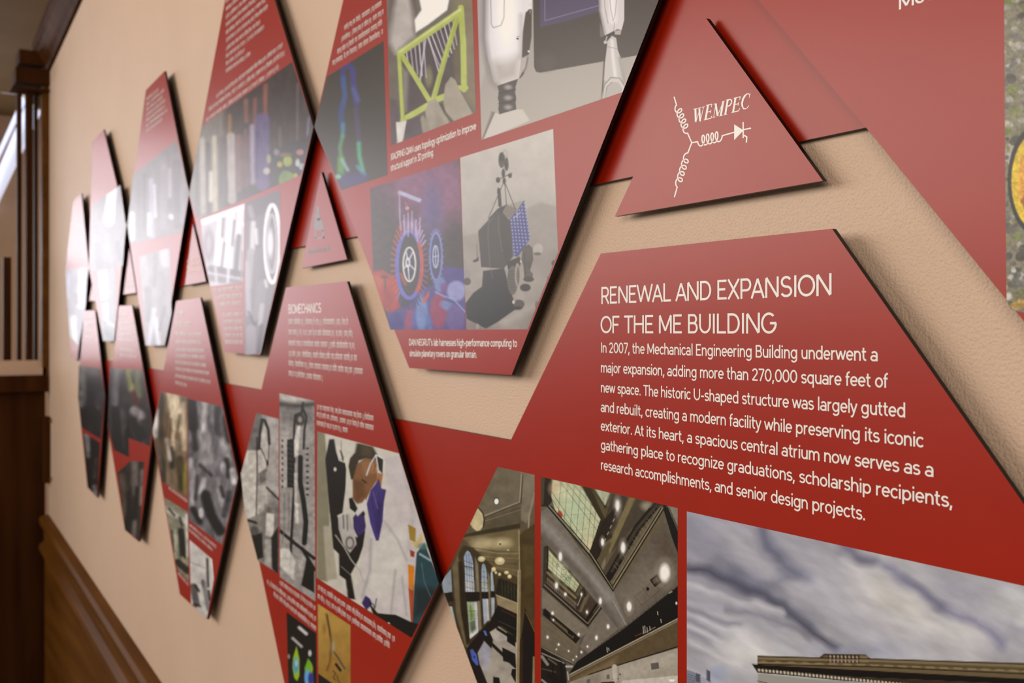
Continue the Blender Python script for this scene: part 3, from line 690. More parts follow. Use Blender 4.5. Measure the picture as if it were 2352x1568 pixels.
# broad pale beam running down to the corner
a.p('857a6d', [(950, 30), (1012, -15), (1600, 745), (1722, 1040), (1660, 1085), (950, 250)], 5)
a.l('9d948a', 60, [(955, 110), (1240, 420), (1560, 800)], 70, .9).l('5f5449', 40, [(960, 250), (1330, 600), (1640, 1060)], 60, .6)
a.l('b3aaa0', 5, [(1600, 830), (1715, 1045)], 4).p('9b9085', [(1600, 750), (1716, 1040), (1600, 840)], 30, .6)
for w_, c_, d_ in ((13, '241a12', 0), (7, '9b8d78', 15), (9, '33281d', 26)): a.l(c_, w_, [(1012+d_, -20-d_*.3), (1390+d_*.6, 420-d_), (1600, 738-d_)], 4)
# second coffer
a.p('4f4232', [(975, 340), (1010, 330), (1495, 890), (1372, 1058), (968, 690)], 5).p('6f614c', [(1010, 340), (1490, 890), (1440, 960), (1000, 480)], 8)
a.p('c0be94', [(1022, 375), (1298, 682), (1262, 752), (1014, 535)], 4).e('d8d9b4', 1120, 560, 60, 70, 60, .6).e('b2c29c', 1200, 640, 50, 50, 50, .5)
for k in range(7): a.l('545c46', 3, [(1020+k*40, 385+k*44), (1014+k*38, 540+k*32)], 3, .8)
for d_ in (40, 90, 130): a.l('545c46', 3, [(1020, 375+d_), (1290-d_*.2, 682+d_*.5)], 3, .8)
for x, y in ((1100, 510), (1160, 535), (1215, 610), (1150, 600), (1190, 630)): a.ring('2d3428', x, y, 12, 14, 4, .8)
a.l('251c14', 11, [(1010, 345), (1010, 540), (1000, 690)], 4).l('2b2117', 8, [(1300, 682), (1262, 755)], 4).l('8c7a58', 22, [(1010, 575), (1262, 800)], 5).l('4a3c2a', 9, [(1010, 600), (1255, 826)], 4)
a.p('7b6c52', [(1005, 615), (1275, 850), (1270, 905), (1000, 640)], 6).l('5d4c40', 40, [(1000, 668), (1266, 895)], 5)
for k in range(13): a.l('a08f80', 4, [(1005+k*20, 655+k*17), (1018+k*20, 700+k*16)], 3, .7)
a.p('4b3d30', [(1300, 740), (1340, 700), (1365, 770), (1290, 920), (1262, 900)], 5).l('b9ad98', 5, [(1322, 770), (1280, 870)], 4).p('7c6b4c', [(1340, 800), (1375, 780), (1320, 930), (1290, 925)], 5)
a.p('5a473c', [(1390, 780), (1450, 850), (1370, 1000), (1320, 940)], 6).l('2c2119', 22, [(1455, 860), (1355, 1010)], 5)
for w_, c_, d_ in ((11, '241a12', 0), (7, '94866f', 14), (9, '33281d', 26)): a.l(c_, w_, [(968+d_, 700-d_), (1372, 1055-d_*1.5), (1494-d_, 893-d_*.4)], 4)
a.p('8a7d6b', [(960, 715), (1368, 1072), (1380, 1110), (1300, 1160), (960, 890)], 6).p('85786a', [(1380, 1070), (1500, 900), (1650, 1080), (1380, 1300), (1300, 1240)], 10)
# third coffer and the far ceiling
a.p('7b6e58', [(950, 960), (1300, 1180), (1270, 1390), (950, 1230)], 8).p('332719', [(970, 908), (985, 895), (1304, 1162), (1266, 1214), (968, 955)], 4).p('6a5c42', [(1030, 965), (1250, 1150), (1240, 1170), (1040, 1000)], 5).p('18120d', [(985, 915), (1035, 960), (1035, 990), (985, 950)], 4).p('18120d', [(1190, 1080), (1235, 1120), (1235, 1150), (1190, 1115)], 4)
for k in range(9): a.l('a39679', 4, [(1050+k*16, 980+k*13), (1062+k*16, 1008+k*13)], 3, .5)
a.l('9b8e78', 6, [(955, 1250), (1240, 1390)], 4).l('2b2218', 6, [(955, 1262), (1230, 1400)], 4)
for k in range(3): a.l('8f826d', 3, [(955, 1010+k*60), (1270, 1230+k*48)], 3, .6)
# dark balcony and the pale wall below it
a.p('1b1411', [(1195, 1495), (1275, 1375), (1690, 1085), (2190, 690), (2190, 985), (1200, 1505)], 5)
for k in range(26): a.l('3a2f28', 4, [(1290+k*35, 1370-k*27), (1290+k*35, 1440-k*20)], 4, .6)
for x, y, h in ((1870, 1090, 60), (1885, 1085, 60), (1905, 1090, 40), (1545, 1270, 40), (2000, 940, 30), (2030, 1010, 30), (1560, 1265, 20), (1930, 1075, 30)): a.l('cbbfa8', 7, [(x, y-h/2), (x+4, y+h/2)], 4, .8)
a.l('8b4a22', 8, [(1800, 1145), (1860, 1120)], 5, .8).l('b7a282', 6, [(1870, 1125), (1980, 1065)], 4, .7).l('a8a29a', 8, [(2105, 760), (2130, 745)], 4).e('cfcabf', 2170, 850, 8, 14, 4)
a.p('6f5b3f', [(1195, 1515), (2190, 1005), (2190, 1235), (1640, 1408), (1190, 1568)], 5).p('8d7654', [(1250, 1530), (1640, 1330), (1620, 1410), (1300, 1540)], 40, .8)
for w_, c_, d_ in ((9, 'b5a58a', 0), (6, '7e6d52', 12), (5, 'a39274', 22)): a.l(c_, w_, [(1195, 1500+d_), (2190, 985+d_)], 4)
a.p('aa9c8a', [(1190, 1600), (1210, 1560), (1640, 1412), (2190, 1252), (2190, 1600)], 5).g  # lower wall
a.p('b9ac9b', [(1650, 1430), (2180, 1270), (2180, 1400), (1670, 1560)], 60, .7).p('8e7f6c', [(1190, 1570), (1480, 1470), (1480, 1600), (1190, 1600)], 40, .6)
a.l('1c1511', 10, [(1640, 1410), (2190, 1238)], 4).l('1c1511', 9, [(1380, 1492), (1590, 1424)], 4).l('2a211b', 7, [(1595, 1535), (1645, 1530)], 4)
a.l('bfb3a2', 40, [(1612, 1420), (1618, 1540)], 8).l('8b7d6c', 4, [(1648, 1420), (1650, 1560)], 4)
a.p('6e6763', [(1938, 1392), (2008, 1382), (2016, 1438), (1946, 1450)], 4).p('726b65', [(1540, 1498), (1566, 1490), (1570, 1530), (1545, 1536)], 4).p('726b65', [(1360, 1540), (1392, 1530), (1396, 1568), (1364, 1575)], 4).e('1d1612', 1662, 1490, 6, 9, 4)
a.p('c7bbac', [(1690, 1545), (2190, 1500), (2190, 1600), (1660, 1600)], 8).e('f1e9dc', 2130, 1545, 24, 10, 8).p('4a3d34', [(1490, 1560), (1610, 1553), (1620, 1600), (1490, 1600)], 5)
# bottom left corner
a.p('31271f', [(950, 1245), (1175, 1385), (1185, 1600), (950, 1600)], 6)
for x0, y0, x1, y1, w_, c_ in ((960, 1300, 1160, 1390, 10, 'a3988a'), (960, 1330, 1010, 1400, 26, '9b9387'), (1020, 1350, 1090, 1400, 14, '6f665b'), (965, 1440, 1080, 1470, 12, '5f564c'), (1060, 1400, 1060, 1600, 16, '120d0a'), (1130, 1390, 1150, 1600, 26, '171210'), (1180, 1420, 1230, 1420, 20, 'b9b2a6'), (960, 1540, 1020, 1590, 18, '9c958a'), (1190, 1470, 1200, 1540, 12, 'b0a698'), (1030, 1500, 1120, 1560, 40, '15110f')): a.l(c_, w_, [(x0, y0), (x1, y1)], 6, .9)
for x, y, rx, ry in ((2065, 575, 42, 72), (1690, 350, 19, 44), (1505, 300, 13, 30), (1125, 430, 14, 36), (1745, 880, 20, 38), (1485, 830, 12, 26), (1555, 1060, 11, 18), (1450, 1160, 10, 18), (1090, 690, 13, 26), (1170, 770, 10, 14), (1365, 930, 8, 14), (1315, 770, 7, 13), (1370, 1240, 7, 9), (1315, 1290, 7, 10), (1290, 1130, 8, 12), (1055, 940, 10, 14), (1010, 1155, 8, 12), (1110, 1222, 8, 10), (1200, 1280, 6, 7), (1270, 1330, 6, 7), (1640, -30, 17, 46), (1062, 1000, 6, 8), (1240, 1360, 5, 6), (1090, 1265, 5, 6)):
    a.e('b5a794', x, y, rx*1.9, ry*1.7, max(rx, 12)*1.6, .45).e('f6f0e6', x, y, rx, ry, rx*.8)
a.n(30, .16, 5).build(B['L4'], PO, label='atrium ceiling with skylights')

# sky over the old building
a = Photo([(1577.5, 1174), (2353, 1345.5), (2420, 1360), (2420, 1620), (1577.5, 1620)], 'a6a1aa', OS, 2.4)
a.g('a29da8', (300, 60), 'b4afb2', (900, 900)).warp(70, 260, 5)
a.l('bab3b6', 130, [(460, 130), (700, 330), (950, 560)], 110, .6).l('8b8797', 120, [(230, 120), (420, 260), (560, 420)], 120, .5)
a.l('77778b', 80, [(690, 150), (780, 270), (860, 350), (980, 450)], 80, .85).l('6c6d82', 30, [(670, 140), (740, 250), (780, 290)], 30, .5)
a.l('696b81', 110, [(560, 420), (760, 500), (840, 420)], 100, .5)
a.l('5a5767', 50, [(212, 368), (420, 425), (600, 505), (740, 570), (850, 660), (960, 755), (1180, 862)], 55, .95)
a.l('686779', 120, [(430, 420), (700, 540), (880, 660), (1000, 760)], 120, .7)
a.l('c9c2be', 230, [(1400, 420), (1560, 600), (1760, 760), (1960, 830)], 220, .9).l('cfc8bd', 90, [(1480, 520), (1640, 680)], 120, .7)
a.l('b5b1b7', 150, [(1000, 520), (1200, 700), (1400, 850)], 150, .6).l('cbc6c6', 60, [(1240, 330), (1340, 390), (1450, 400)], 50, .7)
a.l('817d90', 80, [(1220, 245), (1330, 330), (1420, 345)], 60, .85)
a.l('83809a', 60, [(1500, 360), (1640, 470), (1780, 590), (1900, 680), (2060, 730), (2200, 870)], 70, .85).l('7b788c', 50, [(1620, 420), (1820, 620)], 60, .6)
a.l('a39daa', 170, [(1900, 480), (2120, 640), (2300, 760)], 150, .6).e('cbc7c4', 2280, 620, 150, 90, 140, .7).e('d2cec8', 2360, 700, 60, 60, 60, .7)
a.l('c3bcbd', 40, [(220, 470), (420, 545), (640, 610), (820, 680)], 44, .9).l('8d8894', 34, [(220, 440), (420, 520), (640, 590)], 40, .6).l('8a8590', 34, [(480, 650), (720, 710), (980, 830)], 46, .8)
for k, (y0, y1, c_) in enumerate(((600, 700, 'b9b3b6'), (640, 745, '8f8b97'), (675, 800, 'c4bec0'), (720, 860, '918d99'), (760, 900, 'c6c1c2'), (800, 960, '97929c'), (850, 990, 'c9c4c4'))): a.l(c_, 20, [(212, y0), (340, y0+(y1-y0)*.35), (560, y1+30)], 26, .8)
a.e('cfc9c6', 560, 920, 170, 110, 120, .8).e('d3cec8', 640, 970, 120, 60, 70, .7).e('8d8fa6', 1300, 900, 260, 50, 80, .5).e('9ea3b8', 420, 1050, 60, 50, 50, .7)
a.unwarp().streak(110, .26, 8, 30, 2.6).streak(34, .09, 9, 24, 4)
a.p('8b8c98', [(205, 1015), (260, 1035), (300, 1058), (300, 1160), (205, 1160)], 4).p('5d5f6d', [(272, 1040), (300, 1050), (300, 1100), (272, 1090)], 4).p('a5a5ad', [(300, 1062), (372, 1090), (372, 1160), (300, 1160)], 4).p('5f626f', [(339, 1018), (362, 1030), (364, 1100), (339, 1085)], 4)
for k in range(4): a.l('63646f', 4, [(212, 1045+k*16), (300, 1075+k*14)], 3)
a.p('7c694a', [(664, 930), (1054, 942), (1380, 950), (2440, 980), (2440, 1160), (660, 1040), (660, 985)], 4)
a.p('7a6448', [(1056, 940), (1082, 918), (1350, 924), (1376, 950), (1376, 985), (1056, 975)], 4)
for k in range(17): a.l('c2ac9c' if k % 2 else '4a3427', 7, [(1112+k*12, 930), (1112+k*12, 974)], 3)
a.l('3b2c1e', 8, [(1060, 945), (1090, 924), (1345, 930), (1372, 950)], 4).p('8d7958', [(1310, 930), (1362, 932), (1368, 975), (1312, 972)], 4)
for y0, y1, c_, w_ in ((936, 985, '40301f', 7), (946, 1000, '9a8560', 7), (962, 1020, '5b4830', 6), (974, 1034, 'a08b66', 8), (984, 1050, '3b2c1c', 8)): a.l(c_, w_, [(664, y0), (1054, y0+10), (1376, y0+16), (2440, y1)], 4)
for k in range(40): a.l('6a5639' if k % 2 else '97835e', 10, [(690+k*44, 966+k*1.6), (712+k*44, 967+k*1.6)], 5, .7)
a.p('2a2018', [(626, 983), (700, 990), (2440, 1082), (2440, 1118), (1200, 1062), (645, 1012)], 4)
a.p('4c3d2d', [(645, 1012), (1200, 1062), (2440, 1118), (2440, 1170), (1200, 1090), (660, 1036)], 4)
for k in range(44): a.e('cdbfa6', 672+k*23, 1022+k*2.3, 7, 9, 5)
a.p('a39d92', [(665, 1046), (1200, 1096), (1500, 1115), (1500, 1200), (665, 1200)], 4).l('4d4032', 5, [(665, 1092), (720, 1104)], 4)
a.build(B['L4'], PO, label='stone cornice under a cloudy sky')

# pebble photo on the panel at the right edge
a = Photo([(2306, -40), (2450, -40), (2450, 740), (2322, 711), (2312, 692), (2309, 400)], '8b8068', OT, 2.0)
rs = np.random.RandomState(3)
for k in range(330):
    x, y = rs.uniform(2215, 2620), rs.uniform(-110, 1960); r = rs.uniform(12, 40)
    a.e(('a79f90', '8f8577', '6a6258', 'b8ad94', '7f7a4a', '57504e', 'c2bcb0', '74706a', '93875f', '4d473f')[k % 10], x, y, r, r*rs.uniform(.6, .95), 8, .85, rs.uniform(-40, 40))
for x, y in ((2260, 10), (2290, 700), (2280, 560), (2250, 830), (2310, 1500)): a.e('7b8a2e', x, y, 34, 26, 20, .7)
a.e('25201f', 2420, 1145, 172, 340, 6).e('e0b818', 2430, 1150, 158, 305, 6).e('b8641c', 2436, 1155, 118, 245, 6).l('e8a22a', 40, [(2330, 1240), (2350, 1010), (2420, 1250), (2460, 1000)], 6)
a.p('b08a3a', [(2255, 1935), (2310, 1895), (2440, 1880), (2440, 1950), (2290, 1955)], 6).p('c9a25a', [(2270, 1925), (2320, 1903), (2440, 1892), (2440, 1915)], 6)
a.n(14, .5, 4).build(B['U5'], PO, label='pebble beach with a yellow disc')

# planetary rover
a = Photo([(1057, 362), (1270.5, 296), (1282, 578), (1212, 756), (1072, 757), (1066, 640)], 'b3a79d', OJ, 1.6, .05)
a.g('cabfb5', (600, -250), '978b82', (700, 1350))
a.p('a3978e', [(230, 560), (420, 520), (560, 470), (850, 290), (960, 255), (1120, 300), (1120, 900), (230, 900)], 30, .7).p('b3a79d', [(240, 700), (700, 760), (1000, 900), (760, 1500), (230, 1200)], 150, .6)
a.l('c0b5aa', 60, [(620, 1330), (900, 1180)], 60, .5)
a.p('40372f', [(430, 870), (620, 845), (660, 1000), (705, 1130), (722, 1215), (560, 1330), (455, 1388), (282, 1300), (268, 1165), (340, 1070), (420, 1010)], 10)
a.e('5a4f48', 500, 1240, 30, 30, 24, .7).l('8d847c', 16, [(362, 1345), (400, 1395)], 6)
a.p('a89e93', [(650, 275), (780, 238), (804, 250), (720, 320)], 5)
a.p('5f5650', [(385, 510), (470, 420), (560, 345), (640, 275), (730, 310), (690, 405), (694, 640), (700, 740), (640, 820), (615, 850), (412, 836)], 5)
a.p('463e39', [(470, 410), (560, 310), (650, 268), (610, 335), (520, 395)], 6).p('8d8379', [(608, 338), (648, 278), (738, 312), (684, 402), (664, 410)], 5)
a.p('544b46', [(580, 360), (660, 410), (690, 700), (640, 810), (600, 700)], 14, .7)
a.l('867c72', 6, [(560, 340), (478, 440), (474, 560), (492, 830), (518, 935)], 4, .8).l('867c72', 5, [(566, 350), (572, 520), (604, 700)], 4, .8).l('9d9389', 5, [(640, 285), (610, 340), (664, 410)], 4)
a.p('565a95', [(674, 405), (800, 232), (852, 580), (812, 640), (742, 745), (704, 735)], 4)
for i in range(6):
    for j in range(11):
        u, v = i/5.5 + .06, j/11 + .06; x0, y0 = 674+128*u, 405-170*u; x1, y1 = 706+146*u, 738-160*u
        a.e('b3b3d6', x0+(x1-x0)*v, y0+(y1-y0)*v, 6, 8, 5, .8)
a.l('c3bfd6', 6, [(736, 320), (740, 400)], 4, .8).l('c3bfd6', 6, [(700, 400), (770, 340)], 4, .8)
for q in ([(620, 60), (480, 390)], [(625, 80), (640, 270)], [(632, 90), (720, 312)]): a.l('57504a', 7, q, 4)
a.l('4b4440', 30, [(572, 140), (582, 282)], 5).l('4b4440', 6, [(566, 120), (560, 170)], 4)
for x, y, rx, ry in ((565, 52, 20, 26), (672, 12, 18, 22), (612, -10, 16, 40), (620, 60, 16, 30), (640, -90, 20, 60)): a.e('57504b', x, y, rx, ry, 5)
a.l('5f5853', 9, [(560, 50), (690, -10)], 4).e('6a635e', 597, -128, 30, 72, 5).e('4d4642', 600, -150, 22, 40, 8).l('857d76', 5, [(625, -170), (650, -100)], 4).ring('827a73', 628, -130, 22, 90, 4, .8)
a.l('5a524c', 5, [(372, 635), (378, 760)], 4).p('4a423d', [(335, 780), (370, 760), (392, 740), (388, 780), (350, 795)], 5)
a.p('6c635c', [(785, 650), (840, 632), (872, 660), (882, 770), (850, 870), (800, 850), (775, 770)], 5).p('756b62', [(790, 800), (850, 860), (880, 900), (870, 950), (800, 930)], 6).l('4d453f', 6, [(800, 700), (810, 900)], 5)
for k in range(6): a.l('544b45', 5, [(800, 800+k*24), (850, 790+k*24)], 4, .7)
a.p('4b433e', [(640, 790), (760, 740), (770, 800), (740, 900), (700, 830), (660, 880)], 6).e('c6bdb4', 770, 785, 8, 12, 5)
a.e('7b7168', 695, 955, 48, 130, 6).e('a79d93', 740, 905, 26, 105, 5).e('7e746b', 744, 910, 14, 80, 6)
for k in range(8): a.l('574e47', 6, [(655, 880+k*24), (715, 870+k*24)], 4, .7)
for x, y, rx, ry, c_ in ((925, 675, 44, 52, 'b9afa5'), (920, 716, 32, 14, '7a7068'), (1082, 735, 28, 50, 'a1978d'), (1065, 800, 20, 26, '6a615a'), (285, 905, 34, 44, 'a69c92'), (286, 965, 34, 34, '6d635c'), (810, 1020, 48, 34, '554c46'), (770, 1100, 34, 44, 'b0a69c'), (752, 1170, 50, 42, '71675f'), (740, 1205, 40, 16, '4e463f'), (915, 1180, 18, 40, '8a8077'), (840, 945, 48, 24, '5d544d'), (704, 1150, 12, 16, 'd0c6bb'), (1015, 930, 12, 14, '8d837a'), (380, 1370, 16, 26, 'aaa096')): a.e(c_, x, y, rx, ry, 8)
a.n(90, .10, 11).build(B['U4'], PO, label='planetary rover rendering')

# gear wheels in coloured terrain
a = Photo([(849.5, 433), (1055, 365), (1066, 640), (1070, 757), (897, 757), (858, 640)], '6b5f60', OF_, 1.6, .065)
a.e('a26f8c', 1900, 120, 420, 330, 300, .9).e('9c6a84', 2100, 350, 200, 180, 200, .6).e('655a58', 1480, 560, 160, 380, 160, .8).e('5c504e', 2140, 620, 110, 220, 120, .9).e('6e6799', 1930, 330, 90, 240, 110, .8).e('5c5052', 1850, 900, 120, 230, 100, .6)
a.p('c6573f', [(1395, 880), (1480, 860), (1620, 940), (1640, 1200), (1560, 1260), (1380, 1120)], 24).p('b44a3a', [(1500, 1030), (1600, 1080), (1560, 1240), (1480, 1180)], 30, .7).e('d0705a', 1450, 960, 40, 50, 30, .7).l('756052', 14, [(1505, 920), (1510, 1030)], 8).e('756052', 1500, 925, 36, 14, 10)
a.p('6a5f9d', [(1530, 1250), (1700, 1180), (1900, 1000), (2260, 960), (2260, 1420), (1560, 1420)], 24).p('6357a0', [(2040, 830), (2230, 850), (2230, 1000), (2000, 1000)], 40, .9)
for x, y, rx, ry, c_, r_ in ((1990, 1230, 75, 160, 'b2526b', 0), (2150, 1050, 85, 90, 'a0a0cc', 0), (2060, 1180, 60, 40, '7f8fc0', 20), (1835, 1250, 55, 160, '7f95c6', 0), (2140, 1290, 80, 120, '7f6ca4', 0), (2000, 990, 50, 70, '7f90c0', 0), (2035, 1020, 30, 40, '8a5290', 0), (1600, 1330, 70, 90, '5a5298', 0), (1725, 1310, 36, 130, 'b65b74', 8), (1900, 1340, 26, 90, '6c80ba', -12), (1765, 1300, 20, 100, '6a70b0', 0)): a.e(c_, x, y, rx, ry, 24, .9, r_)
a.l('a6b0d8', 12, [(1960, 1060), (2040, 1100), (2120, 1120), (2230, 1240)], 12, .7).l('4a55a0', 10, [(2000, 1120), (2120, 1150)], 10, .6)
for k in range(46):
    t = math.radians(k*360/46); c_, s_ = math.cos(t), math.sin(t)
    cl = 'd0663f' if c_ < -.45 and s_ < .7 else ('54527a' if s_ > .75 else ('c3a4cc' if s_ < -.5 else ('a06a92' if c_ > .3 else '8a86c8')))
    a.l(cl, 13, [(1728+112*c_, 820+300*s_), (1728+168*c_, 820+(400 if s_ > -.4 else 430)*s_)], 8, .9)
a.e('5d5458', 1728, 815, 108, 295, 8).ring('7b78c8', 1726, 815, 112, 300, 34).ring('d2643a', 1728, 815, 112, 285, 30, 1, -42, 55).ring('a59ac6', 1726, 815, 114, 304, 14, .9, -130, -50)
a.l('c4633f', 26, [(1650, 900), (1690, 990)], 16, .8).e('5a5c78', 1726, 812, 52, 150, 6).ring('dcd6ce', 1726, 812, 55, 153, 13)
for k in range(5):
    t = math.radians(k*72+20); a.l('cfcac8', 11, [(1712, 795), (1726+50*math.cos(t), 812+140*math.sin(t))], 5)
a.e('dcd6d2', 1712, 795, 22, 46, 6).e('7c7c90', 1712, 795, 10, 22, 5)
a.l('b9b4ce', 34, [(1640, 165), (1820, 236)], 8).l('b49fb8', 12, [(1636, 150), (1640, 400), (1650, 500)], 6).l('8f6a88', 10, [(1830, 240), (1822, 420)], 6).p('7c5c72', [(1650, 210), (1815, 260), (1810, 420), (1650, 420)], 10, .6)
for k in range(10): a.l('c0aecb' if k % 2 else '84688a', 9, [(1660+k*18, 330+(k*37) % 90), (1664+k*17, 560-(k % 3)*30)], 6, .85)
a.e('e0c8d4', 1706, 305, 14, 16, 8).l('d86e62', 9, [(1690, 250), (1712, 330)], 6).l('b5a0c4', 16, [(1790, 500), (1800, 600)], 8).p('d2643a', [(1838, 1150), (1900, 1050), (1905, 1090), (1860, 1165)], 8)
for k in range(26):
    t = math.radians(k*360/26); a.l('8f97c8', 8, [(1965+52*math.cos(t), 740+205*math.sin(t)), (1965+70*math.cos(t), 740+250*math.sin(t))], 6, .8)
a.e('5f5f86', 1965, 740, 52, 205, 6, .8).ring('8791cc', 1965, 740, 54, 212, 15).ring('bcc0dc', 1962, 742, 24, 100, 9).l('bcc0dc', 8, [(1962, 650), (1962, 830)], 5).l('bcc0dc', 8, [(1940, 745), (1986, 735)], 5)
a.n(40, .16, 6).build(B['U4'], PO, label='two spiked gear wheels in orange and violet')

# white robot
a = Photo([(1095, -40), (1528.5, -40), (1430, 211.5), (1106, 321)], 'b7aca5', OI, 1.7, .075)
a.g('b3a9a5', (500, 0), 'c0b5a9', (900, 1200))
a.p('6c5f5b', [(878, -200), (2200, -200), (1810, 500), (940, 655), (905, 645), (888, 600)], 5).p('726883', [(935, -200), (1480, -200), (1480, 100), (1180, 190), (945, 245)], 16).e('7a6d68', 1000, 560, 80, 80, 60, .5)
a.l('9d97b2', 6, [(985, -200), (985, 186), (1465, 52)], 4)
a.p('cfc6c0', [(375, -200), (460, -200), (440, 340), (470, 560), (400, 800)], 40, .5)
a.p('e9e0de', [(450, -200), (872, -200), (870, 90), (812, 110), (782, 300), (775, 520), (750, 708), (560, 772), (525, 735), (492, 595), (455, 480), (440, 340)], 5)
a.l('94898a', 46, [(448, -200), (440, 340), (470, 560), (520, 735), (560, 772)], 60, .85).p('bfb4ab', [(500, 560), (760, 500), (752, 700), (560, 772), (525, 735)], 110, .85).e('fdf6f4', 640, 120, 90, 320, 120, .9).l('b6aba9', 30, [(770, 140), (770, 520)], 50, .6)
a.l('8c8380', 6, [(497, -200), (503, 215), (522, 250), (590, 228), (618, 160), (626, -200)], 4, .9).e('6b625f', 740, 348, 12, 9, 5).l('6b625f', 4, [(735, 330), (760, 325)], 4)
a.p('70665f', [(812, 115), (850, 75), (868, 85), (866, 330), (842, 490), (780, 522), (790, 280)], 5).l('cfc6c1', 6, [(852, 30), (852, 120)], 4, .7).e('f4eeea', 851, 72, 8, 9, 4).e('e8e0dc', 840, 462, 10, 8, 4)
a.p('c3b8b0', [(782, 522), (832, 518), (818, 600), (786, 650), (752, 705)], 5).l('8a7f78', 14, [(832, 518), (815, 610), (770, 690)], 10, .9).p('6f655e', [(752, 705), (790, 640), (800, 660), (765, 705)], 6)
a.p('6d625f', [(560, 772), (745, 708), (722, 780), (718, 830), (728, 880), (722, 925), (730, 985), (576, 1030), (566, 980), (574, 930), (562, 880), (572, 830)], 5)
for y in (785, 880, 965): a.e('b8aea8', 655, y, 32, 20, 26, .9)
for y in (830, 925): a.l('544a47', 10, [(568, y+10), (722, y-25)], 7, .8)
a.p('d3c9be', [(520, 1005), (576, 1030), (730, 985), (786, 985), (850, 1085), (425, 1265)], 6).p('a2988f', [(415, 1265), (505, 1000), (540, 1012), (440, 1240)], 10).l('867b74', 8, [(525, 1010), (425, 1250)], 6, .8)
a.p('ddd1cf', [(1472, -200), (1702, -200), (1700, 180), (1676, 272), (1640, 262), (1582, 296), (1545, 330), (1522, 310), (1480, 90)], 5).l('f4eae8', 60, [(1590, -200), (1600, 180)], 50, .8).l('b5a9a8', 22, [(1480, -200), (1485, 100), (1528, 300)], 20, .8)
for q in ([(1520, -100), (1525, 60), (1555, 210)], [(1560, -100), (1580, 80), (1600, 190), (1620, 120), (1640, -100)], [(1605, 285), (1612, 200)]): a.l('9a8f8d', 5, q, 4, .8)
a.p('c2b7b0', [(1604, 282), (1676, 266), (1666, 312), (1618, 310)], 5).p('8f847f', [(1480, 200), (1525, 320), (1490, 338), (1482, 320)], 8)
a.l('574d49', 22, [(1545, 322), (1605, 292)], 6).e('d8cfc9', 1530, 380, 14, 14, 5).l('c4bab4', 10, [(1545, 330), (1530, 380)], 5)
a.p('cfc5bf', [(1548, 370), (1590, 322), (1628, 342), (1642, 450), (1680, 550), (1712, 780), (1506, 720), (1535, 480)], 5).l('665b57', 14, [(1540, 400), (1520, 560), (1500, 890)], 10, .9).l('efe7e2', 24, [(1590, 370), (1600, 520), (1620, 680)], 30, .8).l('aea39d', 7, [(1550, 420), (1640, 440)], 5, .8).l('9f948e', 22, [(1660, 520), (1700, 740)], 26, .7)
a.p('d4cac3', [(1500, 890), (1520, 760), (1580, 696), (1660, 702), (1708, 780), (1680, 850)], 5).l('978c86', 8, [(1500, 890), (1522, 765), (1580, 698), (1660, 704), (1708, 780)], 5).p('bdb3ab', [(1525, 880), (1540, 780), (1590, 735), (1650, 745), (1685, 800), (1670, 850)], 8, .8).l('8a7f79', 5, [(1525, 880), (1545, 780), (1590, 740)], 4)
a.build(B['U4'], PO, label='white jointed robot')

# lime truss held in fingers
a = Photo([(887, -40), (1083, -40), (1093.5, 258), (898, 334.5)], '8f857b', OE, 1.7, .10)
a.g('9a9087', (1600, 0), '8a8076', (1900, 1250)).p('a69a82', [(2100, -160), (2350, -160), (2350, 1000), (2230, 900)], 90, .8).p('7b6f70', [(1560, -160), (1790, -160), (1760, 300), (1640, 480), (1560, 420)], 60, .5)
a.p('d3c8c0', [(1590, 60), (1640, -160), (1690, -160), (1755, 100), (1770, 330), (1600, 480), (1545, 380)], 60, .9).p('fffdf6', [(1790, -160), (2110, -160), (2065, 90), (1900, 215), (1785, 290), (1775, 180), (1835, 90)], 16)
a.p('786d70', [(1640, 520), (1700, 470), (2170, 150), (2190, 780), (1900, 940), (1680, 1040)], 20, .9).p('94896f', [(2100, 300), (2180, 250), (2200, 760), (2140, 740)], 50, .7).p('b3a9a4', [(1660, 600), (1720, 650), (1700, 1000), (1675, 1010)], 40, .7).e('a39a80', 1900, 690, 34, 90, 26)
for k in range(12):
    x = 1700 + k*38; y = 470 - k*26; lim = 1680 + (x-1665)*1.63 if x < 1880 else 0
    a.l('d3c9d6' if k % 3 else 'efe6ea', 9, [(x, y), (x + (25 if k < 5 else (120 - (k-5)*14)), 640+k*14 if k < 5 else 620-(k-5)*36)], 6, .85)
a.l('d9cfd8', 13, [(1870, 360), (1820, 740)], 8, .9).l('d9cfd8', 13, [(1900, 340), (1990, 640)], 8, .9)
for w_, q in ((56, [(1640, 478), (2188, 98)]), (52, [(2190, 70), (2212, 420), (2218, 805)]), (34, [(1632, 490), (1650, 800), (1666, 1085)]), (52, [(1668, 1080), (1890, 950)]), (44, [(1660, 500), (1790, 710), (1910, 910)]), (44, [(2168, 130), (2060, 470), (1940, 895)]), (54, [(1950, 905), (2050, 865)]), (44, [(2170, 790), (2235, 790)])):
    a.l('c9d07c', w_, q, 8)
a.l('dfe3a2', 18, [(1640, 466), (2186, 86)], 12, .8).l('aab25c', 10, [(1655, 510), (1680, 1060)], 8, .7).l('aab25c', 12, [(2160, 170), (1950, 880)], 8, .5)
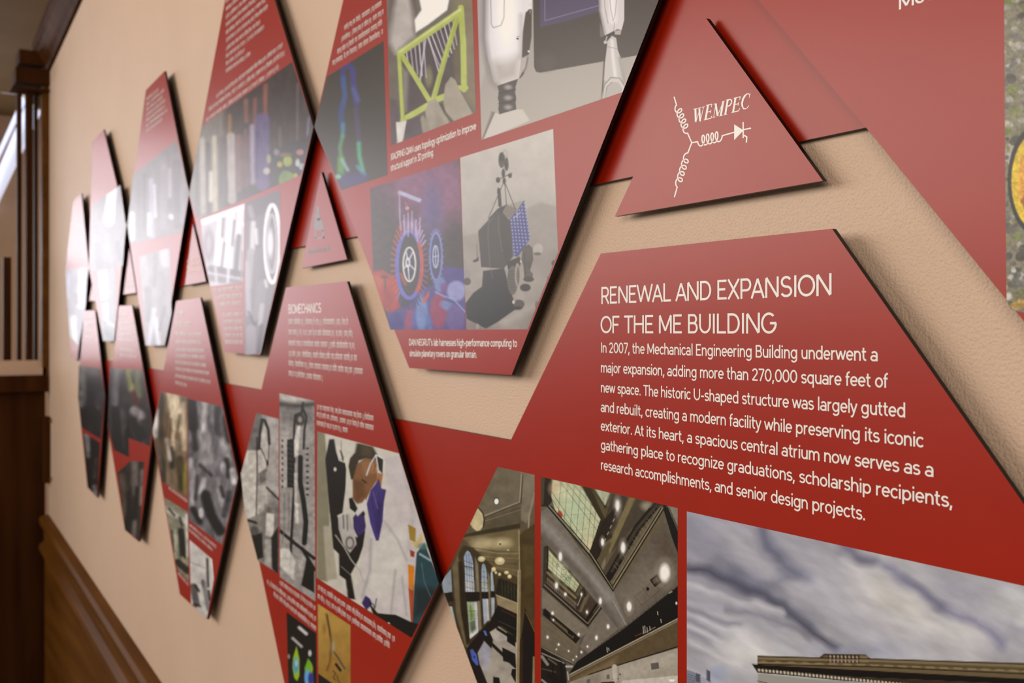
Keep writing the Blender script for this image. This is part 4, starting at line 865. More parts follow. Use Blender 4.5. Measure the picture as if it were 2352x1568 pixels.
a.p('b9ad9f', [(1868, 985), (1905, 905), (1962, 885), (2010, 960), (2085, 1100), (2060, 1220), (1905, 1220), (1880, 1100)], 10).p('bbaf9f', [(2030, 900), (2050, 760), (2100, 690), (2140, 720), (2200, 850), (2300, 1030), (2300, 1150), (2120, 1090), (2050, 1010)], 10).p('b1a595', [(1812, 1080), (1850, 1035), (1885, 1090), (1915, 1180), (1860, 1230)], 10).l('786c64', 22, [(2010, 940), (2050, 1020), (2110, 1090)], 14, .9).p('9d917f', [(1970, 1010), (2060, 1120), (2040, 1200), (1950, 1180)], 50, .5)
a.p('7c7173', [(1550, 900), (1620, 900), (1640, 1100), (1590, 1330), (1545, 1330)], 30, .7).p('7c7173', [(1700, 1080), (1820, 1040), (1850, 1230), (1660, 1310)], 16).p('e2d8d2', [(1605, 1100), (1700, 1090), (1672, 1240), (1650, 1320), (1620, 1320)], 12).e('8d7390', 1585, 1040, 20, 30, 18, .7)
a.n(90, .14, 9).build(B['U4'], PO, label='lime green 3D printed truss held in fingertips')

# heat-coloured legs
a = Photo([(751, 176), (881, 94), (890, 402), (783, 437), (722, 291)], '76706b', OE, 2.0, .115)
for q, w_, c_ in (([(1150, 560), (1128, 640), (1130, 760)], 44, '6f6ea4'), ([(1130, 700), (1145, 860), (1125, 960)], 42, '6c82b4'), ([(1120, 950), (1110, 1060), (1128, 1160)], 46, '6a78ac'), ([(1128, 1120), (1125, 1230)], 32, '76a4b4'), ([(1125, 1220), (1100, 1330), (1115, 1440)], 30, '82b48e'), ([(1110, 1430), (1110, 1560)], 60, '86b86c'), ([(1120, 1440), (1170, 1530)], 26, 'a6c4cc'), ([(1150, 560), (1215, 620), (1225, 780), (1250, 930)], 50, '726fa8'), ([(1220, 800), (1262, 900)], 40, '7c80b4'), ([(1245, 980), (1255, 1100), (1275, 1290)], 42, '7d7290'), ([(1270, 1290), (1275, 1400), (1310, 1550)], 36, '76c49c'), ([(1260, 1500), (1320, 1570)], 30, '80a8c0')): a.l(c_, w_, q, 26, .92)
a.p('706c9e', [(1090, 1560), (1330, 1560), (1350, 1640), (1100, 1690)], 50, .8).e('9ccca8', 1085, 1590, 26, 20, 16)
a.build(B['U4'], PO, label='blue and green heat-coloured legs')

# ---- BIOMECHANICS panel
a = Photo([(589, 948), (640, 962), (640.5, 1318), (592, 1287), (561, 1168), (553.5, 1088)], 'a8a098', OG, 1.6, .03)
a.p('8a837d', [(200, 900), (350, 560), (400, 600), (380, 915), (250, 915)], 6).p('c9bfb2', [(190, 1120), (270, 918), (372, 918), (350, 1540), (260, 1545), (215, 1300)], 5).p('b8aea6', [(440, 620), (580, 640), (580, 1340), (440, 1250)], 10)
a.p('c4b9ae', [(395, 760), (420, 690), (455, 720), (462, 960), (430, 1120), (370, 1130), (362, 950)], 6)
a.l('463d39', 26, [(372, 900), (380, 760), (400, 640), (425, 650), (455, 730), (465, 860)], 8).l('3f3733', 12, [(352, 800), (356, 1130), (348, 1500)], 5).l('554b46', 8, [(462, 860), (458, 980), (435, 1110)], 5)
a.l('4a413c', 9, [(390, 900), (430, 990), (450, 1050)], 5).e('4a413c', 448, 1030, 12, 24, 6).p('8d847c', [(370, 1120), (430, 1080), (435, 1180), (380, 1230)], 10).p('c0b6aa', [(360, 1240), (440, 1220), (450, 1400), (350, 1520)], 8)
a.l('3f3733', 16, [(440, 1250), (560, 1370)], 6).e('5b524c', 462, 1460, 20, 40, 10).p('8c837c', [(420, 1400), (560, 1360), (560, 1600), (400, 1600)], 20, .6)
a.p('8f867e', [(260, 1540), (560, 1400), (560, 2100), (300, 2100)], 16, .7).p('3a322d', [(300, 1680), (400, 1660), (410, 1880), (360, 1900), (330, 1800)], 10).p('cdc4b8', [(440, 1480), (510, 1490), (500, 1700), (430, 1680)], 14).p('45403b', [(480, 1700), (545, 1600), (545, 2040), (490, 1980)], 14).p('b5aca2', [(430, 1720), (480, 1720), (480, 1980), (420, 1940)], 14).l('2c2522', 22, [(275, 1545), (345, 1570)], 8).e('78706a', 330, 1640, 40, 40, 20)
a.n(40, .35, 21).con(.5).build(B['L3'], PO, label='grey photo of a person bending over')
a = Photo([(642, 902.5), (722, 920), (724.5, 1381), (643, 1325)], 'aaa19a', OG, 1.6, .03)
a.p('c2b9ae', [(555, 400), (870, 470), (870, 540), (555, 470)], 20).l('5d5550', 60, [(560, 500), (700, 520), (870, 500)], 50, .95).p('8a827c', [(560, 540), (870, 560), (870, 700), (560, 660)], 60, .8)
a.p('b8aea6', [(560, 760), (640, 760), (640, 1250), (560, 1250)], 12).p('3b3330', [(625, 820), (690, 810), (695, 1000), (690, 1255), (625, 1250)], 6)
for k in range(9): a.e('5b524d', 583, 830+k*52, 9, 13, 6).e('5b524d', 808, 900+k*52, 14, 11, 6); a.l('8a817a', 4, [(632, 850+k*45), (688, 870+k*45)], 4, .8)
a.l('2f2826', 22, [(770, 490), (755, 580), (700, 600), (690, 700), (685, 900), (690, 1020)], 8).l('2f2826', 20, [(760, 520), (800, 620), (780, 740), (775, 900)], 8).e('463e3b', 740, 640, 46, 60, 16, .8).e('aaa099', 742, 640, 18, 26, 12).p('d6ccc0', [(720, 700), (745, 690), (735, 820), (722, 960), (690, 980), (688, 830)], 10)
a.l('2b2422', 46, [(745, 980), (742, 1200), (770, 1360), (795, 1560), (780, 1750)], 8).l('2b2422', 24, [(690, 1250), (675, 1500), (660, 1780), (655, 1960)], 8).p('c4bbb0', [(690, 1120), (720, 1120), (715, 1420), (690, 1400)], 10).l('d0c6bb', 30, [(712, 1400), (715, 1560)], 14)
for q in ([(560, 1640), (690, 1750), (870, 1890)], [(760, 1800), (870, 1990)]): a.l('2b2422', 30, q, 8)
a.l('8d847d', 8, [(600, 1300), (600, 1640), (570, 1800)], 5).l('8d847d', 8, [(640, 1300), (640, 1640)], 5).p('cfc6bb', [(560, 1800), (640, 1800), (700, 1920), (680, 2080), (560, 1960)], 16).p('332c29', [(800, 1880), (870, 1960), (870, 2200), (750, 2130), (780, 2000)], 10).p('b9b0a6', [(700, 1900), (780, 1870), (750, 2000)], 14)
a.n(30, .3, 22).con(.5).build(B['L3'], PO, label='grey photo of a jointed test figure')
a = Photo([(729, 990.5), (916, 1041), (1008, 1339.5), (945, 1464.5), (727, 1326)], 'cdc3b3', OG, 1.5)
a.p('93896f', [(890, 740), (965, 760), (985, 1000), (1010, 1600), (990, 2100), (890, 2080)], 16).p('b3a78f', [(950, 1600), (1020, 1600), (1080, 2100), (980, 2080)], 16).p('d0c6b5', [(1005, 770), (1250, 840), (1220, 950), (1180, 1000), (1160, 1300), (1100, 1010), (1050, 820)], 10)
a.p('2b231f', [(1003, 818), (1050, 813), (1068, 930), (1092, 1010), (1148, 1030), (1158, 1090), (1152, 1255), (1125, 1480), (1060, 1512), (1008, 1480), (985, 1200), (968, 1000)], 6).e('cfc5bb', 1057, 1088, 12, 18, 6).l('3b3330', 5, [(1112, 830), (1114, 930), (1135, 985), (1105, 1000)], 4).l('4b423c', 12, [(1105, 920), (1130, 1010)], 6)
a.p('4a3d27', [(1190, 990), (1235, 935), (1250, 850), (1400, 885), (1440, 960), (1465, 1090), (1410, 1040), (1330, 990), (1270, 1010), (1240, 1180), (1200, 1180), (1176, 1060)], 10).p('6c5a3a', [(1290, 860), (1390, 900), (1390, 980), (1300, 960)], 40, .6)
a.p('94633c', [(1255, 1040), (1330, 985), (1400, 1000), (1435, 1100), (1440, 1180), (1380, 1270), (1330, 1380), (1260, 1400), (1215, 1350), (1215, 1190), (1235, 1120)], 10).p('754628', [(1220, 1180), (1320, 1200), (1330, 1330), (1240, 1390)], 40, .7).p('b07c4e', [(1300, 1010), (1390, 1020), (1400, 1120), (1320, 1150)], 40, .6).l('3c2c1c', 12, [(1300, 1180), (1340, 1210)], 8).e('b87a4c', 1408, 1060, 26, 60, 12).l('6b4226', 6, [(1405, 1010), (1420, 1060), (1400, 1110)], 5)
a.l('d0d0cf', 10, [(1340, 1140), (1375, 1040), (1425, 960), (1445, 1080)], 5).l('d8d5d0', 12, [(1425, 960), (1500, 990), (1480, 1200)], 8, .9).p('3b3122', [(1440, 970), (1490, 1000), (1485, 1130), (1450, 1090)], 10).p('b5763f', [(1440, 1120), (1490, 1130), (1470, 1260), (1430, 1220)], 10)
a.p('c8bcb7', [(1500, 990), (1650, 960), (2000, 1700), (1940, 2500), (1740, 2450), (1480, 2380), (1250, 2180), (1290, 1920), (1330, 1720), (1360, 1450), (1500, 1500), (1530, 1280)], 8)
a.p('d4cabd', [(1440, 1700), (1700, 1600), (1700, 2000), (1500, 2300), (1300, 2150), (1350, 1900)], 90, .7).l('a79d98', 22, [(1380, 1720), (1370, 2000), (1300, 2240)], 30, .8).l('b1a6a2', 18, [(1500, 1550), (1620, 1720), (1700, 1900)], 26, .8).l('9f948f', 16, [(1600, 2000), (1560, 2380)], 26, .7).l('a99e99', 14, [(1660, 2050), (1700, 2400)], 20, .7).l('b3a8a2', 30, [(1680, 1080), (1760, 1500), (1720, 1800)], 40, .5)
a.p('4d3b84', [(1378, 1275), (1420, 1220), (1450, 1168), (1475, 1260), (1518, 1270), (1495, 1400), (1485, 1560), (1450, 1730), (1425, 1730), (1375, 1580), (1340, 1400)], 6).p('3a2b66', [(1430, 1380), (1490, 1400), (1450, 1700), (1420, 1600)], 26, .7).l('7565ab', 8, [(1400, 1290), (1440, 1440)], 8, .8).l('33245c', 7, [(1385, 1330), (1415, 1520)], 6, .8).l('33245c', 7, [(1455, 1290), (1450, 1500)], 6, .8).l('33245c', 6, [(1488, 1290), (1475, 1420)], 6, .7)  # purple gloved hand, darker finger lines drawn over it
a.p('443270', [(1218, 1520), (1275, 1445), (1315, 1460), (1335, 1600), (1310, 1720), (1260, 1700), (1222, 1620)], 8).p('261e1b', [(1180, 1350), (1210, 1340), (1260, 1440), (1240, 1480), (1190, 1440)], 8).p('cfc5bd', [(1240, 1480), (1330, 1350), (1345, 1440), (1310, 1460), (1260, 1510)], 10).e('2a201c', 1312, 1490, 14, 22, 6)
a.p('2a231d', [(1010, 1480), (1080, 1510), (1120, 1640), (1260, 1700), (1330, 1640), (1310, 1780), (1270, 1900), (1200, 2030), (1240, 2260), (1170, 2250), (1150, 2080), (1095, 2040), (1090, 1850), (1040, 1800)], 8).p('b9b0a7', [(1085, 1520), (1180, 1480), (1230, 1640), (1250, 1760), (1190, 1840), (1130, 1760), (1090, 1620)], 8).l('5d5650', 10, [(1130, 1500), (1135, 1620)], 6).l('5d5650', 8, [(1165, 1500), (1170, 1640)], 6).e('6a625d', 1190, 1750, 40, 60, 14).e('b7aca4', 1190, 1750, 26, 40, 10).l('b5aa9b', 9, [(1060, 1680), (1140, 1790), (1200, 1900), (1280, 2000), (1310, 2090)], 5).l('9a9085', 5, [(1110, 1960), (1200, 2040)], 4)
a.p('c8beb0', [(1020, 2080), (1130, 2070), (1165, 2180), (1160, 2240), (1050, 2180)], 12)
a.p('43316d', [(1295, 2290), (1330, 2222), (1370, 2250), (1395, 2300), (1340, 2360)], 6).l('2c2320', 9, [(1430, 2250), (1415, 2340), (1400, 2300)], 5)
a.p('e08420', [(1712, 1940), (1772, 1960), (1765, 2180), (1718, 2150)], 6).p('c0562a', [(1716, 2150), (1765, 2180), (1765, 2470), (1740, 2470)], 8).p('ad8833', [(1712, 1580), (1785, 1620), (1780, 1745), (1730, 1720)], 6).p('d0b46a', [(1730, 1740), (1790, 1745), (1835, 1660), (1850, 1720), (1790, 1800)], 8).p('a8442f', [(1730, 1810), (1775, 1830), (1770, 1880), (1735, 1870)], 8)
a.p('34555c', [(1790, 1840), (1862, 1750), (2010, 2140), (1990, 2200), (1830, 2510), (1755, 2480), (1772, 2100)], 6).p('2b3538', [(1775, 2140), (1990, 2160), (1900, 2350), (1770, 2420)], 60, .8).l('a8bdbb', 16, [(1820, 1850), (1870, 1880), (1920, 1910)], 14, .8).l('6f8a8c', 5, [(1835, 1930), (1860, 2100), (1920, 2240)], 4, .8).e('5d8078', 1850, 1780, 50, 30, 20, .7)
a.p('201914', [(1360, 2280), (1440, 2380), (1520, 2390), (1600, 2395), (1740, 2460), (1840, 2490), (1800, 2660), (1400, 2400)], 8).e('e8e0d4', 1541, 2476, 7, 10, 4)
a.n(50, .12, 23).build(B['L3'], PO, label='lab worker in purple gloves at a microscope')
a = Photo([(658, 1405), (726, 1454), (727.5, 1600), (663, 1600)], '241b16', OH, 1.6)
a.l('cfc6c0', 26, [(735, 1070), (798, 1125)], 14).l('bdb3ae', 20, [(675, 1165), (755, 1240)], 14).e('cfc6c0', 830, 1300, 14, 26, 10).e('b9a58c', 640, 1330, 10, 20, 8, .8)
a.p('a6c41c', [(710, 1240), (735, 1350), (735, 1500), (715, 1550), (690, 1520), (675, 1430), (680, 1340)], 8).e('4c9fc0', 705, 1410, 22, 70, 14).e('a8cfd0', 708, 1390, 10, 30, 10).p('7dbb28', [(815, 1345), (850, 1400), (860, 1600), (790, 1600), (785, 1430)], 8).e('69a6d8', 810, 1520, 28, 70, 14).e('3c3c98', 838, 1530, 24, 60, 12).e('a8b02a', 845, 1440, 12, 30, 8)
a.build(B['L3'], PO, label='dark picture of two coloured shapes')
a = Photo([(730, 1386), (805, 1436), (805, 1600), (731.5, 1600)], 'b98e40', OH, 1.6)
a.g('c79c4e', (900, 880), 'a97c32', (1190, 1500)).l('7a5a2a', 22, [(980, 950), (1005, 1080), (1025, 1210), (1010, 1380), (985, 1450)], 14, .8).l('443018', 10, [(985, 960), (1015, 1150)], 8, .8).l('5c5148', 16, [(1040, 1280), (1090, 1350), (1145, 1440)], 8, .9).e('a96e3a', 960, 1090, 16, 50, 16, .7).e('b8a58c', 1040, 1240, 16, 50, 16, .6).l('b06a30', 12, [(1040, 1350), (990, 1470)], 10, .8)
a.l('1d130a', 24, [(1065, 1400), (1105, 1455)], 8).l('5e3f16', 9, [(1040, 1460), (1062, 1480), (1040, 1520), (1062, 1540)], 5).l('5e3f16', 8, [(1075, 1495), (1085, 1550), (1105, 1570)], 5).p('1f1712', [(900, 1478), (1060, 1590), (1200, 1700), (900, 1700)], 5)
a.n(60, .15, 24).build(B['L3'], PO, label='ochre picture of a winged form')

# ---- panel with the tan photo
a = Photo([(370, 899), (430, 912), (430.5, 1143), (372, 1106), (350.5, 990)], '9d8468', OC_, 1.8, .035)
for q, w_, c_ in (([(1450, 420), (1460, 1200)], 60, '6c5c48'), ([(1560, 410), (1600, 700)], 110, 'd8c3a4'), ([(1400, 560), (1390, 780)], 50, 'd8d2cc'), ([(1500, 600), (1490, 900)], 40, '8a6844'), ([(1560, 760), (1565, 900)], 36, 'd6b89c'), ([(1650, 500), (1660, 900)], 40, 'd8bfa0'), ([(1545, 900), (1550, 1060)], 40, '4a3d3c'), ([(1500, 820), (1530, 1000)], 24, 'cfc3b4'), ([(1600, 850), (1610, 1060)], 24, 'b9a184'), ([(1620, 1000), (1640, 1250)], 70, '6f5a28'), ([(1665, 1050), (1660, 1280)], 22, 'a8a040'), ([(1430, 900), (1470, 1150)], 40, '776b5c'), ([(1540, 640), (1530, 800)], 20, '7a5c3c'), ([(1620, 600), (1590, 800)], 26, '8d6c46')): a.l(c_, w_, q, 30, .9)
a.n(60, .5, 31, .6, 1.6).con(.62).build(B['L2'], PO, label='tan photo')
a = Photo([(431, 915), (510, 933), (546, 1098), (510, 1251), (433.6, 1193)], '8f888a', OC_, 1.8, .035)
for q, w_, c_ in (([(1720, 440), (1740, 700)], 90, '3a3234'), ([(1850, 480), (1830, 760)], 50, 'c2b8b2'), ([(1960, 540), (1960, 760)], 60, '6f686c'), ([(1740, 700), (1760, 900)], 50, '4a4244'), ([(1850, 800), (1870, 1000)], 110, 'a8a09e'), ([(2030, 620), (2060, 820)], 60, '544c50'), ([(2000, 820), (2060, 1000)], 50, 'b8b0ae'), ([(2040, 1000), (2060, 1150)], 40, '453d40'), ([(1800, 1050), (1900, 1140)], 26, '463e40'), ([(1720, 1000), (1740, 1400)], 40, 'bcb4b0'), ([(1780, 1150), (1760, 1350)], 30, '5a5254'), ([(1840, 1180), (1810, 1300)], 40, 'cac2be'), ([(1850, 1320), (1900, 1500), (1980, 1640)], 90, '2c2527'), ([(1960, 1180), (2000, 1400)], 50, 'aca4a4'), ([(2090, 1100), (2110, 1200)], 50, 'cbc4be'), ([(2060, 1300), (2020, 1500)], 50, '5d565a'), ([(1740, 1450), (1800, 1560)], 50, '2c2526'), ([(1990, 1250), (2010, 1330)], 30, '332b30')): a.l(c_, w_, q, 30, .9)
a.e('cfc7c4', 1810, 1480, 22, 46, 12).e('b5adb0', 2010, 1080, 26, 60, 16).n(55, .55, 32, .7, 1.5).con(.62).build(B['L2'], PO, label='grey machine photo')
a = Photo([(377, 1142), (431, 1175), (433.6, 1336), (406, 1305)], '9c957c', OD, 1.8)
for q, w_, c_ in (([(1490, 0), (1680, 120)], 40, 'c6bfb0'), ([(1520, 0), (1570, 60)], 22, '2e2820'), ([(1630, 200), (1650, 420)], 60, '241b16'), ([(1570, 200), (1580, 440)], 40, 'b9b49a'), ([(1680, 60), (1690, 420)], 26, 'c9c0b4'), ([(1620, 80), (1640, 150)], 26, '4a3f34'), ([(1600, 480), (1690, 560)], 60, '332a22'), ([(1550, 200), (1560, 380)], 18, '3a3626'), ([(1640, 440), (1660, 470)], 20, 'b7b070')): a.l(c_, w_, q, 18, .9)
a.n(50, .4, 33).con(.62).build(B['L2'], PO, label='small dark interior photo')
a = Photo([(435, 1239), (487, 1284), (491, 1330), (474.5, 1422), (439, 1386)], 'c6bdb4', OD, 1.8)
for q, w_, c_ in (([(1865, 450), (1875, 700)], 20, '2a2422'), ([(1900, 440), (1930, 620)], 26, 'ddd6cc'), ([(1740, 700), (1770, 860)], 60, '6d6462'), ([(1760, 690), (1790, 740)], 24, '2f2926'), ([(1830, 660), (1880, 900)], 44, '8f8786'), ([(1880, 740), (1890, 820)], 22, '3f3838'), ([(1710, 480), (1860, 540)], 6, '9d958c'), ([(1750, 860), (1800, 880)], 26, '3b3433'), ([(1790, 900), (1850, 980)], 40, 'bcb5a8'), ([(1820, 640), (1830, 700)], 12, '5d5553')): a.l(c_, w_, q, 14, .9)
a.n(50, .25, 34).con(.62).build(B['L2'], PO, label='pale grey photo of a tall instrument')

# ---- narrow panel with the lime and grey photo
G1 = (([(1060, 200), (1040, 480)], 80, '8e8688'), ([(1160, 190), (1180, 360)], 60, 'a8a664'), ([(1240, 210), (1250, 420)], 50, '8f9060'), ([(1200, 400), (1240, 500)], 44, '8e2f26'), ([(1210, 560), (1270, 600)], 80, 'a79c9c'), ([(1100, 250), (1080, 520)], 40, '55494c'), ([(1040, 560), (1060, 900)], 70, '3c3232'), ([(1240, 640), (1250, 720)], 30, '8d8488'), ([(1200, 660), (1280, 780)], 70, '2e2526'), ([(1100, 560), (1110, 760)], 30, '6d6468'), ([(1150, 760), (1160, 900)], 60, '2c2422'), ([(1060, 900), (1130, 960)], 60, '2a2120'), ([(1280, 870), (1310, 890)], 30, '9c9698'), ([(1180, 220), (1200, 300)], 12, '3f3a2c'))
for poly, lb in (([(252, 845), (292, 848), (296.5, 1050), (262, 1033), (247.5, 978)], 'grey part of the lime photo'), ([(292.3, 848), (327, 848), (351, 978), (344, 1024), (294, 1005)], 'lime and grey photo')):
    a = Photo(poly, '5d5354', OC_, 1.8, .035)
    for q, w_, c_ in G1: a.l(c_, w_, q, 30, .9)
    a.n(50, .5, 41, .7, 1.5).con(.62).build(B['L1'], PO, label=lb)
a = Photo([(299, 1058), (331, 1060), (320.5, 1243), (287, 1216), (270, 1085)], '5a4c42', OC_, 1.8, .02)
for q, w_, c_ in (([(1210, 1000), (1220, 1300)], 60, '8a7d74'), ([(1240, 1260), (1200, 1560)], 50, '3a302a'), ([(1100, 1150), (1130, 1500)], 60, '7d6c5c'), ([(1160, 1300), (1150, 1600)], 40, '2c221c'), ([(1280, 1100), (1270, 1400)], 26, 'a0948c'), ([(1210, 1560), (1200, 1740)], 36, '8d827c'), ([(1130, 1560), (1160, 1700)], 30, '241c18')): a.l(c_, w_, q, 30, .9)
a.n(50, .5, 42, .7, 1.5).con(.62).build(B['L1'], PO, label='dim brown photo')
a = Photo([(181, 838), (231, 847), (240.5, 910), (231.5, 1009), (187, 981), (179.5, 912)], '4e4749', OC_, 1.8, .035)
for q, w_, c_ in (([(740, 180), (740, 500)], 70, '8b8784'), ([(820, 180), (860, 260)], 100, '7a7376'), ([(850, 300), (860, 420)], 120, '453d40'), ([(800, 560), (830, 640)], 80, '2a2224'), ([(900, 420), (880, 520)], 60, '6d6468'), ([(740, 560), (780, 700)], 50, '57503f'), ([(860, 640), (880, 740)], 60, '4a4340')): a.l(c_, w_, q, 40, .85)
a.n(45, .6, 43).con(.62).build(B['L0'], PO, label='dark grey photo')
a = Photo([(190, 992), (230, 1016), (223.5, 1141), (201.5, 1119)], '3d3634', OC_, 1.8, .015)
for q, w_, c_ in (([(780, 780), (800, 960)], 50, '98928c'), ([(840, 850), (850, 1000)], 60, '221b1a'), ([(870, 1000), (850, 1150)], 40, '5a5250'), ([(800, 1100), (810, 1250)], 40, '2b2422'), ([(850, 1250), (860, 1320)], 40, '8e8886')): a.l(c_, w_, q, 26, .9)
a.n(45, .6, 44).con(.62).build(B['L0'], PO, label='dark photo at the bottom tip')

# ---- upper panels towards the far end
HZ = .15
a = Photo([(463, 290), (671, 142), (720, 292), (691, 402), (455, 503), (434.5, 446)], '7d736f', OE, 2.0, HZ)
a.p('a89f96', [(-260, 1200), (-60, 1000), (60, 980), (60, 1900), (-260, 2100)], 60, .8)
for q, w_, c_ in (([(110, 1040), (105, 1260)], 26, 'c8984e'), ([(120, 1230), (130, 1800)], 76, 'cbbfba'), ([(40, 1250), (30, 1900)], 44, '8d8380'), ([(190, 1240), (190, 1700)], 60, 'a88a86'), ([(255, 910), (258, 1090)], 36, 'b9867e'), ([(252, 1170), (256, 1240)], 22, 'b08a84'), ([(335, 890), (335, 1120)], 30, 'b5807a'), ([(430, 770), (428, 1080)], 36, 'bd857c'), ([(240, 1240), (245, 1650)], 80, '9b7c7c'), ([(400, 1080), (410, 1650)], 130, '8e82a8'), ([(310, 1140), (318, 1640)], 44, 'b9abc0'), ([(360, 1200), (350, 1600)], 30, '7c7098'), ([(-30, 1240), (-20, 1900)], 40, 'd8ccb4'), ([(-90, 1300), (-80, 1950)], 40, '837973'), ([(-140, 1260), (-130, 1900)], 44, 'c9bfb2'), ([(-190, 1400), (-180, 2000)], 30, '8a807c'), ([(-60, 1560), (-60, 1800)], 40, 'e2d6c8'), ([(720, 760), (715, 1320)], 18, '9a9094'), ([(820, 1060), (800, 1320)], 14, 'a4a4b8'), ([(560, 1150), (560, 1320)], 20, '938a86')): a.l(c_, w_, q, 26, .9)
a.p('6c625f', [(460, 1380), (860, 1200), (860, 1700), (460, 1760)], 40, .8)
for x, y, rx, ry, c_ in ((630, 1450, 40, 50, 'c0cc66'), (560, 1480, 24, 26, 'd6c458'), (620, 1620, 70, 90, '9db468'), (740, 1370, 36, 26, 'd0a0a4'), (530, 1370, 26, 30, 'aca4b4'), (720, 1470, 20, 40, 'd8d4d0'), (460, 1430, 20, 40, 'c8bca8'), (680, 1520, 60, 26, '4c4a48'), (610, 1395, 60, 22, 'a8906c'), (760, 1500, 30, 30, 'b4c0d0'), (440, 1540, 30, 30, 'd0c8b8'), (700, 1580, 20, 20, 'd8c070')): a.e(c_, x, y, rx, ry, 16, .9)
a.n(50, .16, 51, .6, 1.5).build(B['U3'], PO, label='crowd in a workshop')
a = Photo([(461, 504), (562, 467), (559, 648), (483, 657), (468, 580)], 'd8cfd4', OB, 2.0, .17)
a.e('a89da4', 1880, 640, 50, 150, 30).e('c5bac2', 1880, 620, 26, 90, 30)
for q, w_, c_ in (([(1830, 420), (2190, 280)], 70, 'f6f0f4'), ([(1990, 360), (1960, 800)], 60, 'f8f2f6'), ([(2080, 330), (2050, 850)], 70, 'faf4f8'), ([(2170, 290), (2140, 560)], 60, 'f4ecf0'), ([(2010, 400), (2000, 560)], 20, '8d8288'), ([(2110, 420), (2090, 640)], 22, '9b9096'), ([(2150, 560), (2120, 900)], 44, '958a8e'), ([(2020, 620), (1990, 860)], 18, '9a8f96'), ([(1900, 850), (2180, 900)], 60, '8f858b'), ([(1890, 930), (2160, 980)], 60, '9d9398'), ([(1940, 840), (1950, 980)], 18, 'e6dce2'), ([(2060, 800), (2050, 980)], 26, 'e8dee6'), ([(2180, 700), (2180, 960)], 20, 'b9a8a8'), ([(2180, 440), (2200, 460)], 26, 'f4ecec')): a.l(c_, w_, q, 22, .95)
a.build(B['U3'], PO, label='bright white machine bars')
a = Photo([(564, 464), (643, 436), (643, 600), (599, 812), (562, 815)], '9a9096', OF_, 2.0, .13)
a.p('8b8187', [(240, 240), (560, 140), (560, 300), (260, 420)], 40, .8)
a.ring('f6eef2', 492, 625, 66, 350, 34).ring('c9bfc5', 488, 625, 44, 260, 26).e('b0a5ab', 485, 640, 26, 180, 14).e('f0e6ec', 474, 620, 24, 120, 16)
for q, w_, c_ in (([(290, 300), (310, 380)], 44, 'b5aab0'), ([(320, 440), (310, 700)], 44, 'e6dce0'), ([(345, 500), (350, 620)], 26, 'f0e8ea'), ([(300, 700), (270, 1000)], 70, 'bdb2b8'), ([(360, 700), (340, 1000)], 60, '9d9399'), ([(260, 800), (280, 1250)], 44, 'c5bbc0'), ([(400, 1000), (360, 1300)], 90, 'a89ea4'), ([(280, 1240), (330, 1360), (380, 1300)], 16, '5c5257'), ([(400, 1180), (380, 1340)], 40, 'ccc2c6'), ([(300, 1400), (300, 1700)], 90, 'b5abb0'), ([(400, 1360), (360, 1640)], 30, '7c7277'), ([(430, 960), (440, 1010)], 20, 'efe5e8')): a.l(c_, w_, q, 24, .9)
a.build(B['U3'], PO, label='grey photo of a person with a large wheel')
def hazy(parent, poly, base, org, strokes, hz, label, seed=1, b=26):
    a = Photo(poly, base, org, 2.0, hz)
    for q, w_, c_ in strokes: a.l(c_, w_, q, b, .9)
    a.n(60, .15, seed, .6, 1.6).build(parent, PO, label=label)
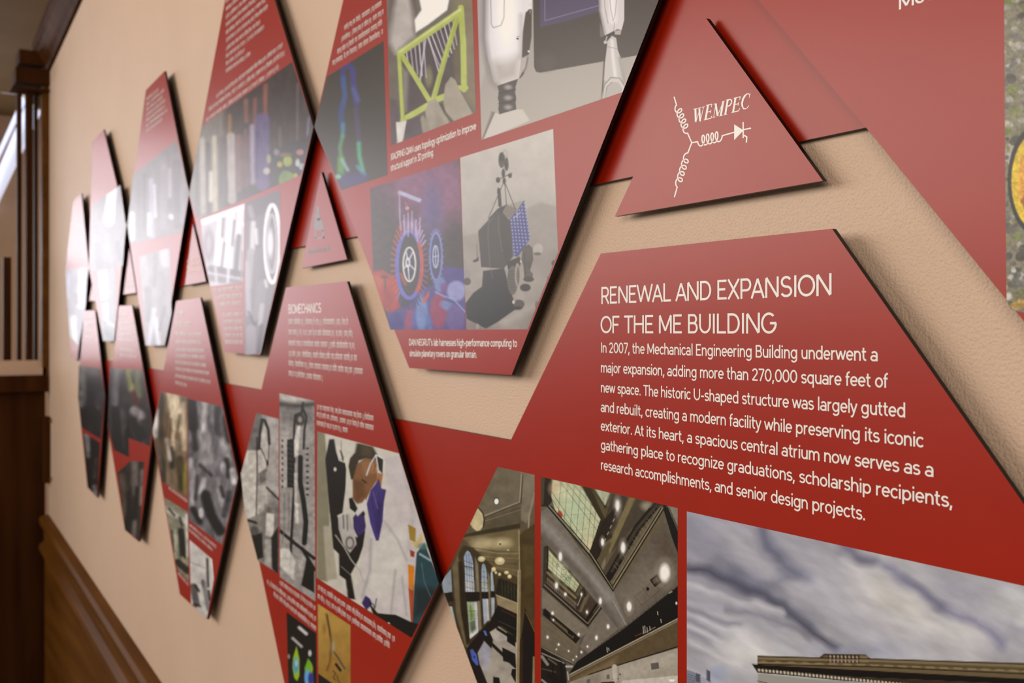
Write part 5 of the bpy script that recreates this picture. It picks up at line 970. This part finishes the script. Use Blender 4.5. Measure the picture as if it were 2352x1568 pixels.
hazy(B['U2'], [(306, 400), (405, 323), (434, 440), (419, 533), (299, 560), (292.5, 517)], 'a79d9e', OB,
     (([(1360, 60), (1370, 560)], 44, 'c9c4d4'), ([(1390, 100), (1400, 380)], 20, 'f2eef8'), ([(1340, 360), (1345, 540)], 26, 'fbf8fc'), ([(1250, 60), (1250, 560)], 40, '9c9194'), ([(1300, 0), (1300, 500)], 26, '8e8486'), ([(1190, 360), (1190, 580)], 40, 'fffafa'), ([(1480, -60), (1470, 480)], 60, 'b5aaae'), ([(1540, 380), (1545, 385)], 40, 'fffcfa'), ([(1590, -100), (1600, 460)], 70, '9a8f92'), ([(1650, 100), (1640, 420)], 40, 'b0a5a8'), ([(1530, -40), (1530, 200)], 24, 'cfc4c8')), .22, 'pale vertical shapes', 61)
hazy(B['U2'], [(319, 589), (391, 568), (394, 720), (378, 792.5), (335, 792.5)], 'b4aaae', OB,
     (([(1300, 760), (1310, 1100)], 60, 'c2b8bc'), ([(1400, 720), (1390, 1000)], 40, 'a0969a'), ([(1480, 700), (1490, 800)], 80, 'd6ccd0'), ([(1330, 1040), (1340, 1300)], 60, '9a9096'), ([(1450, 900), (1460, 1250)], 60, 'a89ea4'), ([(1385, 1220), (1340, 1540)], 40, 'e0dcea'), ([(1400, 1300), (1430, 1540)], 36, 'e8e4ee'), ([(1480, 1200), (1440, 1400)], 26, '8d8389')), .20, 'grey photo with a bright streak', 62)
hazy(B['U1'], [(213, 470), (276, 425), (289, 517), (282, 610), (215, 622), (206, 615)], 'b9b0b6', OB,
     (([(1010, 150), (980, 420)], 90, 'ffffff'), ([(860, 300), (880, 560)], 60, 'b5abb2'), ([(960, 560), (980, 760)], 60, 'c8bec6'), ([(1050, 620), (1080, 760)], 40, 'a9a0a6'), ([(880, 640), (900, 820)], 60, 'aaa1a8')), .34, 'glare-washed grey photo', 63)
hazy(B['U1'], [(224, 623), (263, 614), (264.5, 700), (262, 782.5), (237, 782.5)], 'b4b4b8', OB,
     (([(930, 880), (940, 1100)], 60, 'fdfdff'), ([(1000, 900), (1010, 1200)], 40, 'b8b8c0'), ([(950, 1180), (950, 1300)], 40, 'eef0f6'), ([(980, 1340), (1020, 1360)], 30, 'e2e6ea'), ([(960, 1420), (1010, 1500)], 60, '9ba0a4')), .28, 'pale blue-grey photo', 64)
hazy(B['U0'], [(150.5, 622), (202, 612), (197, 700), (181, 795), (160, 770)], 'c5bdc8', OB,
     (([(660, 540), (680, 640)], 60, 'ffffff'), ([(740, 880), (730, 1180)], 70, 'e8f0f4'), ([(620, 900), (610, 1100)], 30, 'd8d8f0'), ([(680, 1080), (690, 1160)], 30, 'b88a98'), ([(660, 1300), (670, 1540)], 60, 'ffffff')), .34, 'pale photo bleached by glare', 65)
